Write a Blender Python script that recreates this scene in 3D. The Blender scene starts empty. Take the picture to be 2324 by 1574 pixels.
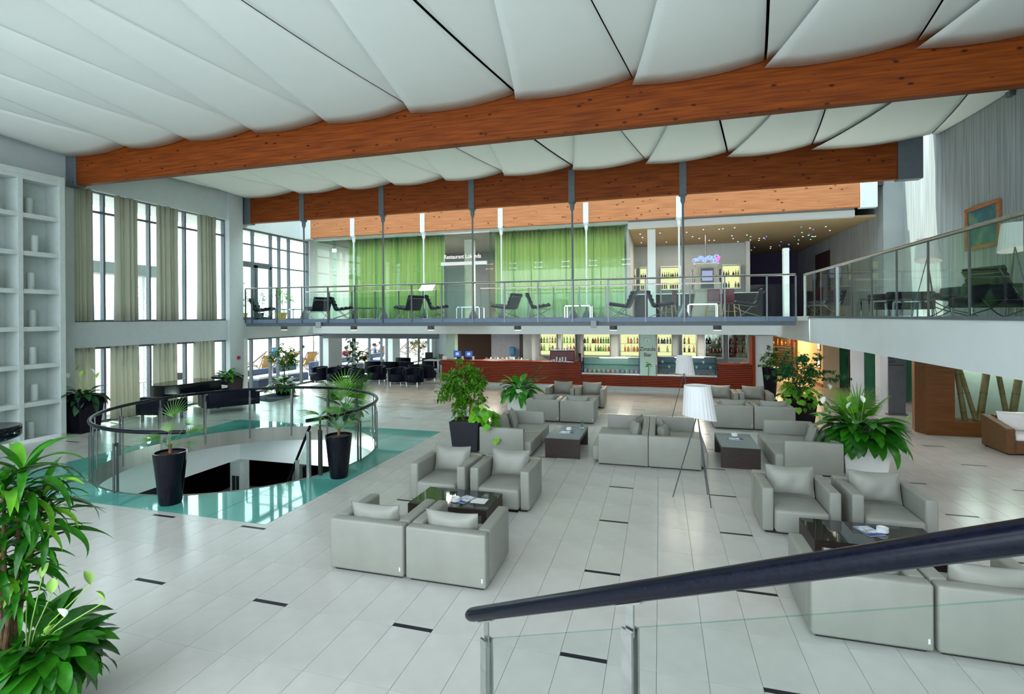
import bpy, bmesh, math, random
from mathutils import Vector, Matrix
R = math.radians
random.seed(7)
scene = bpy.context.scene
col = scene.collection
# ------------------------------------------------------------------ camera
FPX, YAW, CX, CY, ROLL, EYE = 1168.0, -0.2794, 1162.0, 718.0, -0.0068, 3.0
_c, _s = math.cos(YAW), math.sin(YAW)
_cr, _sr = math.cos(ROLL), math.sin(ROLL)
def ray(px, py):
    u = (px - CX) / FPX; v = (py - CY) / FPX
    u, v = _cr * u + _sr * v, -_sr * u + _cr * v
    return Vector((_c * u + _s, -_s * u + _c, -v))
def PZ(px, py, z=0.0):                       # where a pixel's ray meets a horizontal plane
    r = ray(px, py); t = (z - EYE) / r.z
    return Vector((t * r.x, t * r.y, z))
def PX(px, py, x):                           # ... a wall of constant x
    r = ray(px, py); t = x / r.x
    return Vector((x, t * r.y, EYE + t * r.z))
def PY(px, py, y):                           # ... a wall of constant y
    r = ray(px, py); t = y / r.y
    return Vector((t * r.x, y, EYE + t * r.z))
def proj(p):
    xc = _c * p[0] - _s * p[1]; d = _s * p[0] + _c * p[1]
    if d <= 0.05: return (-9999, -9999, d)
    u = xc / d; v = -(p[2] - EYE) / d
    return (CX + FPX * (_cr * u - _sr * v), CY + FPX * (_sr * u + _cr * v), d)
cam_d = bpy.data.cameras.new('camera'); cam = bpy.data.objects.new('camera', cam_d); col.objects.link(cam)
cam_d.sensor_fit = 'HORIZONTAL'; cam_d.sensor_width = 36.0
cam_d.lens = FPX / 2324.0 * 36.0
cam_d.shift_y = -(787.0 - CY) / 2324.0
cam_d.clip_start = 0.05; cam_d.clip_end = 400
_right = Vector((_c, -_s, 0)); _fwd = Vector((_s, _c, 0)); _dn = Vector((0, 0, -1))
_ri = _cr * _right - _sr * _dn; _di = _sr * _right + _cr * _dn
M = Matrix((_ri, -_di, -_fwd)).transposed().to_4x4(); M.translation = (0, 0, EYE)
cam.matrix_world = M
scene.camera = cam
# ------------------------------------------------------------------ world, sun, exposure
SKY = 2.6
world = bpy.data.worlds.new('world'); scene.world = world; world.use_nodes = True
bg = world.node_tree.nodes['Background']
bg.inputs[0].default_value = (0.80, 0.93, 1.0, 1); bg.inputs[1].default_value = SKY
sun_d = bpy.data.lights.new('sun', 'SUN'); sun = bpy.data.objects.new('sun', sun_d); col.objects.link(sun)
sun_d.energy = 5.0; sun_d.angle = R(1.0); sun_d.color = (1.0, 0.96, 0.88)
sun.location = (-30, 10, 40)
sun.rotation_euler = Vector((0.42, -0.10, -0.90)).to_track_quat('-Z', 'Y').to_euler()
vs = scene.view_settings
vs.view_transform = 'Standard'; vs.look = 'None'; vs.gamma = 1.0; vs.exposure = 1.02; vs.use_curve_mapping = False
scene.display_settings.display_device = 'sRGB'
cy = scene.cycles
cy.max_bounces = 10; cy.diffuse_bounces = 6; cy.glossy_bounces = 4; cy.transmission_bounces = 6; cy.transparent_max_bounces = 24
cy.caustics_reflective = False; cy.caustics_refractive = False; cy.sample_clamp_indirect = 6.0
cy.use_denoising = True
# ------------------------------------------------------------------ materials
MATS = {}
def _new(name):
    m = bpy.data.materials.new(name); m.use_nodes = True
    nt = m.node_tree; b = nt.nodes['Principled BSDF']
    MATS[name] = m
    return m, nt, b
def N(nt, kind, **kw):
    n = nt.nodes.new(kind)
    for k, v in kw.items(): setattr(n, k, v)
    return n
def coords(nt, scale=(1, 1, 1), kind='Object'):
    tc = N(nt, 'ShaderNodeTexCoord'); mp = N(nt, 'ShaderNodeMapping')
    mp.inputs['Scale'].default_value = scale
    nt.links.new(tc.outputs[kind], mp.inputs['Vector'])
    return mp.outputs['Vector']
def mat(name, c, rough=0.5, metal=0.0, spec=0.5, var=0.06, nscale=6.0, bump=0.0, bscale=80.0, stretch=(1, 1, 1), emit=None, estr=0.0, coat=0.0, sheen=0.0, trans=0.0):
    m, nt, b = _new(name)
    b.inputs['Roughness'].default_value = rough; b.inputs['Metallic'].default_value = metal
    b.inputs['Specular IOR Level'].default_value = spec
    if coat: b.inputs['Coat Weight'].default_value = coat; b.inputs['Coat Roughness'].default_value = 0.05
    if sheen: b.inputs['Sheen Weight'].default_value = sheen
    vec = coords(nt, stretch)
    if var > 0:
        no = N(nt, 'ShaderNodeTexNoise'); no.inputs['Scale'].default_value = nscale; no.inputs['Detail'].default_value = 3
        nt.links.new(vec, no.inputs['Vector'])
        cr = N(nt, 'ShaderNodeValToRGB')
        lo = [max(0, x * (1 - var)) for x in c]; hi = [min(1, x * (1 + var)) for x in c]
        cr.color_ramp.elements[0].color = (*lo, 1); cr.color_ramp.elements[1].color = (*hi, 1)
        cr.color_ramp.elements[0].position = 0.35; cr.color_ramp.elements[1].position = 0.65
        nt.links.new(no.outputs['Fac'], cr.inputs['Fac']); nt.links.new(cr.outputs['Color'], b.inputs['Base Color'])
    else:
        b.inputs['Base Color'].default_value = (*c, 1)
    if bump > 0:
        n2 = N(nt, 'ShaderNodeTexNoise'); n2.inputs['Scale'].default_value = bscale; n2.inputs['Detail'].default_value = 2
        nt.links.new(vec, n2.inputs['Vector'])
        bp = N(nt, 'ShaderNodeBump'); bp.inputs['Strength'].default_value = bump; bp.inputs['Distance'].default_value = 0.01
        nt.links.new(n2.outputs['Fac'], bp.inputs['Height']); nt.links.new(bp.outputs['Normal'], b.inputs['Normal'])
    if emit:
        b.inputs['Emission Color'].default_value = (*emit, 1); b.inputs['Emission Strength'].default_value = estr
    if trans: b.inputs['Transmission Weight'].default_value = trans
    return m
def glass(name, tint=(0.93, 1.0, 0.97), refl=0.9, base=0.04, rough=0.0, haze=None, hz=0.0):
    """sheet glass: passes light straight through with a tint and mirrors by Fresnel"""
    m, nt, b = _new(name); nt.nodes.remove(b)
    out = nt.nodes['Material Output']
    tr = N(nt, 'ShaderNodeBsdfTransparent'); tr.inputs[0].default_value = (*tint, 1)
    gl = N(nt, 'ShaderNodeBsdfGlossy'); gl.inputs['Roughness'].default_value = rough; gl.inputs[0].default_value = (refl, refl, refl, 1)
    fr = N(nt, 'ShaderNodeFresnel'); ge = N(nt, 'ShaderNodeNewGeometry'); mr = N(nt, 'ShaderNodeMapRange')
    mr.inputs['To Min'].default_value = 1.45; mr.inputs['To Max'].default_value = 1 / 1.45      # same air-to-glass mirror from both faces
    nt.links.new(ge.outputs['Backfacing'], mr.inputs['Value']); nt.links.new(mr.outputs['Result'], fr.inputs[0])
    mx = N(nt, 'ShaderNodeMixShader')
    nt.links.new(fr.outputs[0], mx.inputs[0]); 
    last = tr.outputs[0]
    if haze:
        df = N(nt, 'ShaderNodeBsdfDiffuse'); df.inputs[0].default_value = (*haze, 1)
        m2 = N(nt, 'ShaderNodeMixShader'); m2.inputs[0].default_value = hz
        nt.links.new(tr.outputs[0], m2.inputs[1]); nt.links.new(df.outputs[0], m2.inputs[2]); last = m2.outputs[0]
    nt.links.new(last, mx.inputs[1]); nt.links.new(gl.outputs[0], mx.inputs[2])
    nt.links.new(mx.outputs[0], out.inputs['Surface'])
    return m
def emis(name, c, s):
    m, nt, b = _new(name); nt.nodes.remove(b)
    e = N(nt, 'ShaderNodeEmission'); e.inputs[0].default_value = (*c, 1); e.inputs[1].default_value = s
    nt.links.new(e.outputs[0], nt.nodes['Material Output'].inputs['Surface'])
    return m
def wood(name, c1, c2, rough=0.4, axis=0, scale=1.0, knots=True, spec=0.4, patch=None):
    m, nt, b = _new(name)
    b.inputs['Roughness'].default_value = rough; b.inputs['Specular IOR Level'].default_value = spec
    st = [14 * scale, 14 * scale, 14 * scale]; st[axis] = 0.7 * scale
    v = coords(nt, st)
    n1 = N(nt, 'ShaderNodeTexNoise'); n1.inputs['Scale'].default_value = 1.6; n1.inputs['Detail'].default_value = 6
    nt.links.new(v, n1.inputs['Vector'])
    cr = N(nt, 'ShaderNodeValToRGB'); cr.color_ramp.elements[0].position = 0.32; cr.color_ramp.elements[1].position = 0.68
    cr.color_ramp.elements[0].color = (*c2, 1); cr.color_ramp.elements[1].color = (*c1, 1)
    nt.links.new(n1.outputs['Fac'], cr.inputs['Fac']); last = cr.outputs['Color']
    if knots:
        sk = [6.5, 6.5, 6.5]; sk[axis] = 3.2
        vo = N(nt, 'ShaderNodeTexVoronoi'); vo.inputs['Scale'].default_value = 0.9
        nt.links.new(coords(nt, sk), vo.inputs['Vector'])
        r2 = N(nt, 'ShaderNodeValToRGB'); r2.color_ramp.elements[0].position = 0.10; r2.color_ramp.elements[1].position = 0.17
        r2.color_ramp.elements[0].color = (0.12, 0.05, 0.03, 1); r2.color_ramp.elements[1].color = (1, 1, 1, 1)
        nt.links.new(vo.outputs['Distance'], r2.inputs['Fac'])
        mm = N(nt, 'ShaderNodeMix', data_type='RGBA', blend_type='MULTIPLY'); mm.inputs[0].default_value = 0.85
        nt.links.new(last, mm.inputs[6]); nt.links.new(r2.outputs['Color'], mm.inputs[7]); last = mm.outputs[2]
    nt.links.new(last, b.inputs['Base Color'])
    return m
def stripes(name, c1, c2, axis=0, scale=40.0, rough=0.8, dist=2.0, bump=0.0, detail=2.0, contrast=(0.3, 0.7)):
    m, nt, b = _new(name); b.inputs['Roughness'].default_value = rough
    sv = [0.25, 0.25, 0.25]; sv[axis] = 1.0
    n1 = N(nt, 'ShaderNodeTexNoise'); n1.inputs['Scale'].default_value = scale; n1.inputs['Detail'].default_value = detail
    sv2 = [0.02, 0.02, 0.02]; sv2[axis] = 1.0
    nt.links.new(coords(nt, sv2), n1.inputs['Vector'])
    cr = N(nt, 'ShaderNodeValToRGB'); cr.color_ramp.elements[0].position, cr.color_ramp.elements[1].position = contrast
    cr.color_ramp.elements[0].color = (*c1, 1); cr.color_ramp.elements[1].color = (*c2, 1)
    nt.links.new(n1.outputs['Fac'], cr.inputs['Fac']); nt.links.new(cr.outputs['Color'], b.inputs['Base Color'])
    if bump:
        bp = N(nt, 'ShaderNodeBump'); bp.inputs['Strength'].default_value = bump; bp.inputs['Distance'].default_value = 0.01
        nt.links.new(n1.outputs['Fac'], bp.inputs['Height']); nt.links.new(bp.outputs['Normal'], b.inputs['Normal'])
    return m
def fabric(name, c, trl=0.35, var=0.04):
    """thin cloth: diffuse plus light passing through"""
    m, nt, b = _new(name); nt.nodes.remove(b)
    d = N(nt, 'ShaderNodeBsdfDiffuse'); t = N(nt, 'ShaderNodeBsdfTranslucent'); mx = N(nt, 'ShaderNodeMixShader')
    no = N(nt, 'ShaderNodeTexNoise'); no.inputs['Scale'].default_value = 3.0
    nt.links.new(coords(nt), no.inputs['Vector'])
    cr = N(nt, 'ShaderNodeValToRGB')
    cr.color_ramp.elements[0].color = (*[x * (1 - var) for x in c], 1); cr.color_ramp.elements[1].color = (*[min(1, x * (1 + var)) for x in c], 1)
    nt.links.new(no.outputs['Fac'], cr.inputs['Fac'])
    nt.links.new(cr.outputs['Color'], d.inputs[0]); nt.links.new(cr.outputs['Color'], t.inputs[0])
    mx.inputs[0].default_value = trl
    nt.links.new(d.outputs[0], mx.inputs[1]); nt.links.new(t.outputs[0], mx.inputs[2])
    nt.links.new(mx.outputs[0], nt.nodes['Material Output'].inputs['Surface'])
    return m
def leafmat(name, c1, c2, rough=0.35, trl=0.25):
    m, nt, b = _new(name)
    b.inputs['Roughness'].default_value = rough; b.inputs['Specular IOR Level'].default_value = 0.4
    oi = N(nt, 'ShaderNodeObjectInfo'); no = N(nt, 'ShaderNodeTexNoise'); no.inputs['Scale'].default_value = 9.0
    nt.links.new(coords(nt), no.inputs['Vector'])
    ad = N(nt, 'ShaderNodeMath', operation='ADD'); ml = N(nt, 'ShaderNodeMath', operation='MULTIPLY'); ml.inputs[1].default_value = 0.5
    nt.links.new(oi.outputs['Random'], ad.inputs[0]); nt.links.new(no.outputs['Fac'], ad.inputs[1]); nt.links.new(ad.outputs[0], ml.inputs[0])
    cr = N(nt, 'ShaderNodeValToRGB'); cr.color_ramp.elements[0].position = 0.25; cr.color_ramp.elements[1].position = 0.8
    cr.color_ramp.elements[0].color = (*c1, 1); cr.color_ramp.elements[1].color = (*c2, 1)
    nt.links.new(ml.outputs[0], cr.inputs['Fac']); nt.links.new(cr.outputs['Color'], b.inputs['Base Color'])
    t = N(nt, 'ShaderNodeBsdfTranslucent'); nt.links.new(cr.outputs['Color'], t.inputs[0])
    mx = N(nt, 'ShaderNodeMixShader'); mx.inputs[0].default_value = trl
    out = nt.nodes['Material Output']
    nt.links.new(b.outputs[0], mx.inputs[1]); nt.links.new(t.outputs[0], mx.inputs[2]); nt.links.new(mx.outputs[0], out.inputs['Surface'])
    return m

M_white = mat('white_plaster', (0.80, 0.84, 0.85), 0.7, var=0.02, nscale=1.5)
M_wallL = mat('left_wall_paint', (0.56, 0.62, 0.63), 0.7, var=0.02)
M_grey = mat('grey_plaster', (0.42, 0.46, 0.46), 0.8, var=0.03)
M_shelf = mat('shelf_paint', (0.55, 0.61, 0.59), 0.6, var=0.03)
M_tile = mat('stone_tile', (0.585, 0.573, 0.538), 0.20, var=0.06, nscale=2.2, spec=0.5)
M_joint = mat('tile_joint', (0.30, 0.31, 0.32), 0.8, var=0.05)
M_inlay = mat('dark_inlay', (0.010, 0.011, 0.02), 0.35, var=0.1, spec=.25)
M_roof = mat('roof_underside', (0.05, 0.045, 0.04), 0.9)
M_sail = fabric('sail_fabric', (0.93, 0.97, 0.94), 0.06, 0.015)
M_sailgap = mat('sail_edge_shadow_board', (0.02, 0.012, 0.01), 0.9)
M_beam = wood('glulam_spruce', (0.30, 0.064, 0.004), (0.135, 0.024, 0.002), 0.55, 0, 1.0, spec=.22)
M_beam2 = wood('glulam_spruce_skylit', (0.60, 0.25, 0.11), (0.42, 0.15, 0.06), 0.5, 0, 1.0, spec=.3)  # paler copy of the beam wood, skylight wash put into the colour
M_steelgrey = mat('painted_steel_grey', (0.115, 0.135, 0.155), 0.45, 0.0, var=0.06)
M_steelwhite = mat('painted_steel_white', (0.75, 0.80, 0.82), 0.4, var=0.02)
M_steel = mat('brushed_steel', (0.50, 0.51, 0.50), 0.28, 1.0, var=0.08, nscale=20)
M_darksteel = mat('dark_steel', (0.16, 0.16, 0.165), 0.35, 0.8, var=0.08, nscale=20)
M_chrome = mat('chrome', (0.75, 0.77, 0.78), 0.08, 1.0, var=0.0)
M_black = mat('black_gloss', (0.006, 0.007, 0.011), 0.12, var=0.1, spec=.4)
M_blackwood = mat('black_lacquered_wood', (0.004, 0.005, 0.012), 0.24, var=0.3, nscale=30, stretch=(0.2, 3, 3), spec=.22)
M_blackmatte = mat('black_matte', (0.012, 0.012, 0.013), 0.6, var=0.1)
M_leather = mat('grey_leather', (0.297, 0.296, 0.262), 0.42, var=0.045, nscale=3.0, bump=0.12, bscale=160)
M_leather_d = mat('grey_taupe_leather', (0.22, 0.22, 0.20), 0.45, var=0.04, nscale=3.0, bump=0.12, bscale=160)
M_bleather = mat('black_leather', (0.005, 0.007, 0.015), 0.48, var=0.1, spec=.12, bump=0.1, bscale=120)
M_wenge = mat('wenge_wood', (0.030, 0.016, 0.014), 0.45, var=0.35, nscale=8, stretch=(1, 1, 12))
M_tblglass = mat('table_glass_dark', (0.015, 0.02, 0.02), 0.03, var=0.0, spec=0.8)
M_tblglassg = mat('table_glass_grey', (0.10, 0.14, 0.14), 0.08, var=0.0, spec=0.8)
M_curtain = fabric('linen_curtain', (0.56, 0.57, 0.48), 0.42)
M_curtaing = fabric('green_curtain', (0.60, 0.72, 0.40), 0.45)
M_paper = stripes('striped_wallpaper', (0.22, 0.245, 0.255), (0.40, 0.425, 0.43), axis=1, scale=26, rough=0.8)
M_teal = None
M_glass = glass('clear_glass', (0.94, 0.99, 0.975), .16)
M_glassg = glass('green_glass', (0.80, 0.945, 0.90), 0.55)
M_glassw = glass('window_glass', (0.95, 1.0, 0.98), 0.6)
M_glassgal = glass('gallery_glass', (0.89, 0.97, 0.93), 0.45)
M_bar = wood('bar_mahogany', (0.36, 0.045, 0.006), (0.20, 0.020, 0.003), 0.4, 0, 1.0, knots=False, spec=.25)
M_oak = wood('oak_veneer', (0.20, 0.075, 0.02), (0.13, 0.045, 0.012), 0.4, 0, 1.0, knots=False)
M_soil = mat('soil', (0.05, 0.025, 0.015), 0.95, var=0.4, nscale=60, bump=0.8, bscale=90)
M_bark = mat('bark', (0.16, 0.085, 0.045), 0.85, var=0.3, nscale=30, bump=0.6)
M_potblack = mat('pot_black', (0.005, 0.005, 0.010), 0.12, var=0.1, spec=.2)
M_potgrey = mat('pot_anthracite', (0.016, 0.018, 0.026), 0.4, var=0.08, spec=.3)
M_potwhite = mat('pot_white', (0.80, 0.80, 0.77), 0.35, var=0.02)
M_potyellow = mat('pot_ochre', (0.55, 0.38, 0.10), 0.6, var=0.08)
M_paperwhite = mat('white_porcelain', (0.85, 0.86, 0.86), 0.3, var=0.0)
M_blue = mat('blue_print', (0.03, 0.05, 0.28), 0.4, var=0.2)
M_print = mat('magazine_print', (0.55, 0.62, 0.68), 0.35, var=0.5, nscale=14)
M_red = mat('red_plastic', (0.5, 0.03, 0.03), 0.4)
M_maroon = mat('maroon_leather', (0.13, 0.015, 0.03), 0.4)
M_shade = mat('lamp_shade_cloth', (0.66, 0.68, 0.70), 0.8, var=0.02, emit=(1.0, 0.92, 0.90), estr=0.06)
M_leaf = leafmat('leaf_spath', (0.008, 0.075, 0.005), (0.050, 0.30, 0.014), .28, .18)
M_leafl = leafmat('leaf_lime', (0.12, 0.42, 0.02), (0.32, 0.70, 0.05))
M_leaff = leafmat('leaf_ficus', (0.03, 0.15, 0.006), (0.16, 0.45, 0.02))
M_leafd = leafmat('leaf_dark', (0.008, 0.045, 0.02), (0.03, 0.14, 0.035))
M_leafp = leafmat('leaf_palm', (0.05, 0.20, 0.03), (0.24, 0.42, 0.12))
M_leafb = leafmat('leaf_bluegreen', (0.008, 0.09, 0.03), (0.03, 0.26, 0.06), .3, .18)
M_leafm = leafmat('leaf_mid', (0.015, 0.13, 0.008), (0.09, 0.42, 0.03), .3, .2)
M_flower = mat('white_spathe', (0.85, 0.88, 0.80), 0.5, var=0.03)
M_flowerg = mat('green_spathe', (0.30, 0.50, 0.10), 0.5, var=0.08)
M_bottleset = [mat('bottle_' + n, c, 0.12, var=0.0, spec=0.7) for n, c in (('brown', (0.03, 0.010, 0.003)), ('green', (0.03, 0.20, 0.012)), ('amber', (0.20, 0.06, 0.004)), ('dark', (0.008, 0.010, 0.008)), ('clear', (0.22, 0.24, 0.20)), ('red', (0.12, 0.01, 0.006)), ('blue', (0.01, 0.025, 0.16)))]
M_backlit = emis('backlit_panel', (0.90, 0.94, 0.46), 0.50)

# ------------------------------------------------------------------ mesh helpers
def link(o, parent=None):
    col.objects.link(o)
    if parent is not None: o.parent = parent
    return o
def tag(o, label=None, cat=None, group=None, kind=None):
    if label: o['label'] = label
    if cat: o['category'] = cat
    if group: o['group'] = group
    if kind: o['kind'] = kind
    return o
def empty(name, loc=(0, 0, 0), rz=0.0, parent=None):
    e = bpy.data.objects.new(name, None); e.empty_display_size = 0.1
    e.location = loc; e.rotation_euler = (0, 0, rz)
    return link(e, parent)
class MB:
    def __init__(s): s.v = []; s.f = []
    def add(s, vs, fs):
        o = len(s.v); s.v += [tuple(p) for p in vs]; s.f += [tuple(i + o for i in f) for f in fs]; return s
    def box(s, x0, x1, y0, y1, z0, z1):
        return s.add([(x0, y0, z0), (x1, y0, z0), (x1, y1, z0), (x0, y1, z0), (x0, y0, z1), (x1, y0, z1), (x1, y1, z1), (x0, y1, z1)],
                     [(0, 3, 2, 1), (4, 5, 6, 7), (0, 1, 5, 4), (1, 2, 6, 5), (2, 3, 7, 6), (3, 0, 4, 7)])
    def bar(s, p0, p1, w, h, up=(0, 0, 1)):
        p0, p1 = Vector(p0), Vector(p1); d = (p1 - p0).normalized(); u = Vector(up)
        a = d.cross(u)
        if a.length < 1e-4: a = d.cross(Vector((1, 0, 0)))
        a.normalize(); b = a.cross(d).normalized(); a *= w / 2; b *= h / 2
        vs = [p0 - a - b, p0 + a - b, p0 + a + b, p0 - a + b, p1 - a - b, p1 + a - b, p1 + a + b, p1 - a + b]
        return s.add(vs, [(0, 1, 2, 3), (7, 6, 5, 4), (0, 4, 5, 1), (1, 5, 6, 2), (2, 6, 7, 3), (3, 7, 4, 0)])
    def tube(s, pts, r, n=8, closed=False, caps=True):
        pts = [Vector(p) for p in pts]; m = len(pts)
        rs = r if isinstance(r, (list, tuple)) else [r] * m
        o = len(s.v); ref = None; rings = []
        for i, p in enumerate(pts):
            if closed: t = pts[(i + 1) % m] - pts[i - 1]
            else: t = pts[min(i + 1, m - 1)] - pts[max(i - 1, 0)]
            t.normalize()
            if ref is None:
                ref = t.cross(Vector((0, 0, 1)))
                if ref.length < 1e-3: ref = t.cross(Vector((1, 0, 0)))
            ref = (ref - t * ref.dot(t)).normalized(); b = t.cross(ref)
            for k in range(n):
                a = 2 * math.pi * k / n
                s.v.append(tuple(p + ref * (rs[i] * math.cos(a)) + b * (rs[i] * math.sin(a))))
        for i in range(m if closed else m - 1):
            j = (i + 1) % m
            for k in range(n):
                l = (k + 1) % n
                s.f.append((o + i * n + k, o + i * n + l, o + j * n + l, o + j * n + k))
        if caps and not closed:
            s.f.append(tuple(o + k for k in reversed(range(n)))); s.f.append(tuple(o + (m - 1) * n + k for k in range(n)))
        return s
    def cyl(s, p0, p1, r0, r1=None, n=12):
        return s.tube([p0, p1], [r0, r0 if r1 is None else r1], n)
    def lathe(s, prof, n=20, c=(0, 0, 0), caps=True):
        o = len(s.v)
        for (r, z) in prof:
            for k in range(n):
                a = 2 * math.pi * k / n; s.v.append((c[0] + r * math.cos(a), c[1] + r * math.sin(a), c[2] + z))
        for i in range(len(prof) - 1):
            for k in range(n):
                l = (k + 1) % n; s.f.append((o + i * n + k, o + i * n + l, o + (i + 1) * n + l, o + (i + 1) * n + k))
        if caps:
            s.f.append(tuple(o + k for k in reversed(range(n)))); s.f.append(tuple(o + (len(prof) - 1) * n + k for k in range(n)))
        return s
    def prism(s, poly, z0, z1):
        n = len(poly); o = len(s.v)
        s.v += [(p[0], p[1], z0) for p in poly] + [(p[0], p[1], z1) for p in poly]
        s.f.append(tuple(o + i for i in reversed(range(n)))); s.f.append(tuple(o + n + i for i in range(n)))
        for i in range(n):
            j = (i + 1) % n; s.f.append((o + i, o + j, o + n + j, o + n + i))
        return s
    def grid(s, fn, nu, nv, wrapu=False):
        o = len(s.v)
        for j in range(nv + 1):
            for i in range(nu + (0 if wrapu else 1)): s.v.append(tuple(fn(i / nu, j / nv)))
        w = nu if wrapu else nu + 1
        for j in range(nv):
            for i in range(nu):
                a = o + j * w + i; b = o + j * w + (i + 1) % w
                s.f.append((a, b, b + w, a + w))
        return s
    def sheet(s, fn, nu, nv, t):            # a grid with a little thickness along its normal direction t (vector)
        t = Vector(t); top = MB().grid(fn, nu, nv); o = len(s.v); n = len(top.v)
        s.v += top.v + [tuple(Vector(p) - t) for p in top.v]
        s.f += [tuple(o + i for i in f) for f in top.f] + [tuple(o + n + i for i in reversed(f)) for f in top.f]
        w = nu + 1
        ed = [i for i in range(w)] + [j * w + nu for j in range(1, nv + 1)] + [nv * w + i for i in range(nu - 1, -1, -1)] + [j * w for j in range(nv - 1, 0, -1)]
        for a, b in zip(ed, ed[1:] + ed[:1]): s.f.append((o + b, o + a, o + n + a, o + n + b))
        return s
    def ball(s, c, r, n=10, m=6, sx=1, sy=1, sz=1):
        prof = [(max(1e-4, math.sin(math.pi * i / m)) , -math.cos(math.pi * i / m)) for i in range(m + 1)]
        o = len(s.v); s.lathe(prof, n, (0, 0, 0), caps=False)
        for i in range(o, len(s.v)):
            x, y, z = s.v[i]; s.v[i] = (c[0] + x * r * sx, c[1] + y * r * sy, c[2] + z * r * sz)
        return s
    def xf(s, mtx):
        s.v = [tuple(mtx @ Vector(p)) for p in s.v]; return s
    def mesh(s, name, m=None, smooth=False, bevel=0.0, seg=2):
        me = bpy.data.meshes.new(name); me.from_pydata(s.v, [], s.f)
        if bevel > 0:
            bm = bmesh.new(); bm.from_mesh(me)
            bmesh.ops.remove_doubles(bm, verts=bm.verts, dist=1e-5)
            ed = [e for e in bm.edges if len(e.link_faces) == 2 and e.calc_face_angle(0) > 0.6]
            bmesh.ops.bevel(bm, geom=ed, offset=bevel, segments=seg, profile=0.5, affect='EDGES', clamp_overlap=True)
            bm.to_mesh(me); bm.free()
        if smooth:
            me.polygons.foreach_set('use_smooth', [True] * len(me.polygons))
            if smooth != 'all':
                try: me.set_sharp_from_angle(angle=R(42))
                except Exception: pass
        if m: me.materials.append(m)
        me.update(); return me
    def build(s, name, m=None, parent=None, smooth=False, bevel=0.0, seg=2, loc=None, rz=0.0):
        o = bpy.data.objects.new(name, s.mesh(name, m, smooth, bevel, seg))
        if loc is not None: o.location = loc
        if rz: o.rotation_euler = (0, 0, rz)
        return link(o, parent)
def B(name, m, b, parent=None, bevel=0.0, seg=2, smooth=False):
    return MB().box(*b).build(name, m, parent, smooth=smooth, bevel=bevel, seg=seg)
def struct(o): o['kind'] = 'structure'; return o
def inst(o, parent=None, loc=(0, 0, 0), rot=(0, 0, 0), sc=1.0, name=None):
    c = bpy.data.objects.new(name or o.name.split('.')[0], o if isinstance(o, bpy.types.Mesh) else o.data)
    c.location = loc; c.rotation_euler = rot; c.scale = (sc, sc, sc) if not isinstance(sc, (tuple, list)) else sc
    return link(c, parent)
def copy_tree(o, parent=None, loc=None, rz=None, label=None):
    c = o.copy(); col.objects.link(c); c.parent = parent
    if loc is not None: c.location = loc
    if rz is not None: c.rotation_euler = (0, 0, rz)
    if label: c['label'] = label
    for ch in list(o.children): copy_tree(ch, c)
    return c
def text_mesh(body, size, extrude=0.004, align='LEFT', bold=0.0):
    cu = bpy.data.curves.new('lettering', 'FONT'); cu.body = body; cu.size = size; cu.extrude = extrude; cu.align_x = align; cu.offset = bold
    cu.resolution_u = 4
    t = bpy.data.objects.new('lettering', cu); col.objects.link(t)
    dg = bpy.context.evaluated_depsgraph_get(); dg.update()
    me = bpy.data.meshes.new_from_object(t.evaluated_get(dg))
    bpy.data.objects.remove(t); bpy.data.curves.remove(cu)
    return me
# =================================================================== STRUCTURE
XL, XR = -15.6, 7.2            # faces of the left and right walls
ZG = 2.93                      # upper floor level
# teal walk-on glass
def _tealglass():
    m, nt, b = _new('teal_floor_glass')
    b.inputs['Roughness'].default_value = 0.04; b.inputs['Specular IOR Level'].default_value = 0.9
    no = N(nt, 'ShaderNodeTexNoise'); no.inputs['Scale'].default_value = 0.7; no.inputs['Detail'].default_value = 1
    nt.links.new(coords(nt), no.inputs['Vector'])
    cr = N(nt, 'ShaderNodeValToRGB'); cr.color_ramp.elements[0].position = 0.3; cr.color_ramp.elements[1].position = 0.75
    cr.color_ramp.elements[0].color = (0.06, 0.30, 0.26, 1); cr.color_ramp.elements[1].color = (0.20, 0.58, 0.51, 1)
    nt.links.new(no.outputs['Fac'], cr.inputs['Fac']); nt.links.new(cr.outputs['Color'], b.inputs['Base Color'])
    return m
M_teal = _tealglass()
GX0, GX1, GY0, GY1 = -12.02, -5.53, 6.2, 12.45     # glass-floor rectangle
CCX, CCY, CR_ = -8.82, 9.42, 2.74                   # stairwell circle
FX0, FX1, FY0, FY1 = XL, 11.0, -8.0, 34.0
fl = struct(MB().box(FX0, GX0, FY0, FY1, -0.30, -0.006).box(GX1, FX1, FY0, FY1, -0.30, -0.006)
            .box(GX0, GX1, FY0, GY0, -0.30, -0.006).box(GX0, GX1, GY1, FY1, -0.30, -0.006).build('floor', M_joint))
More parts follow.
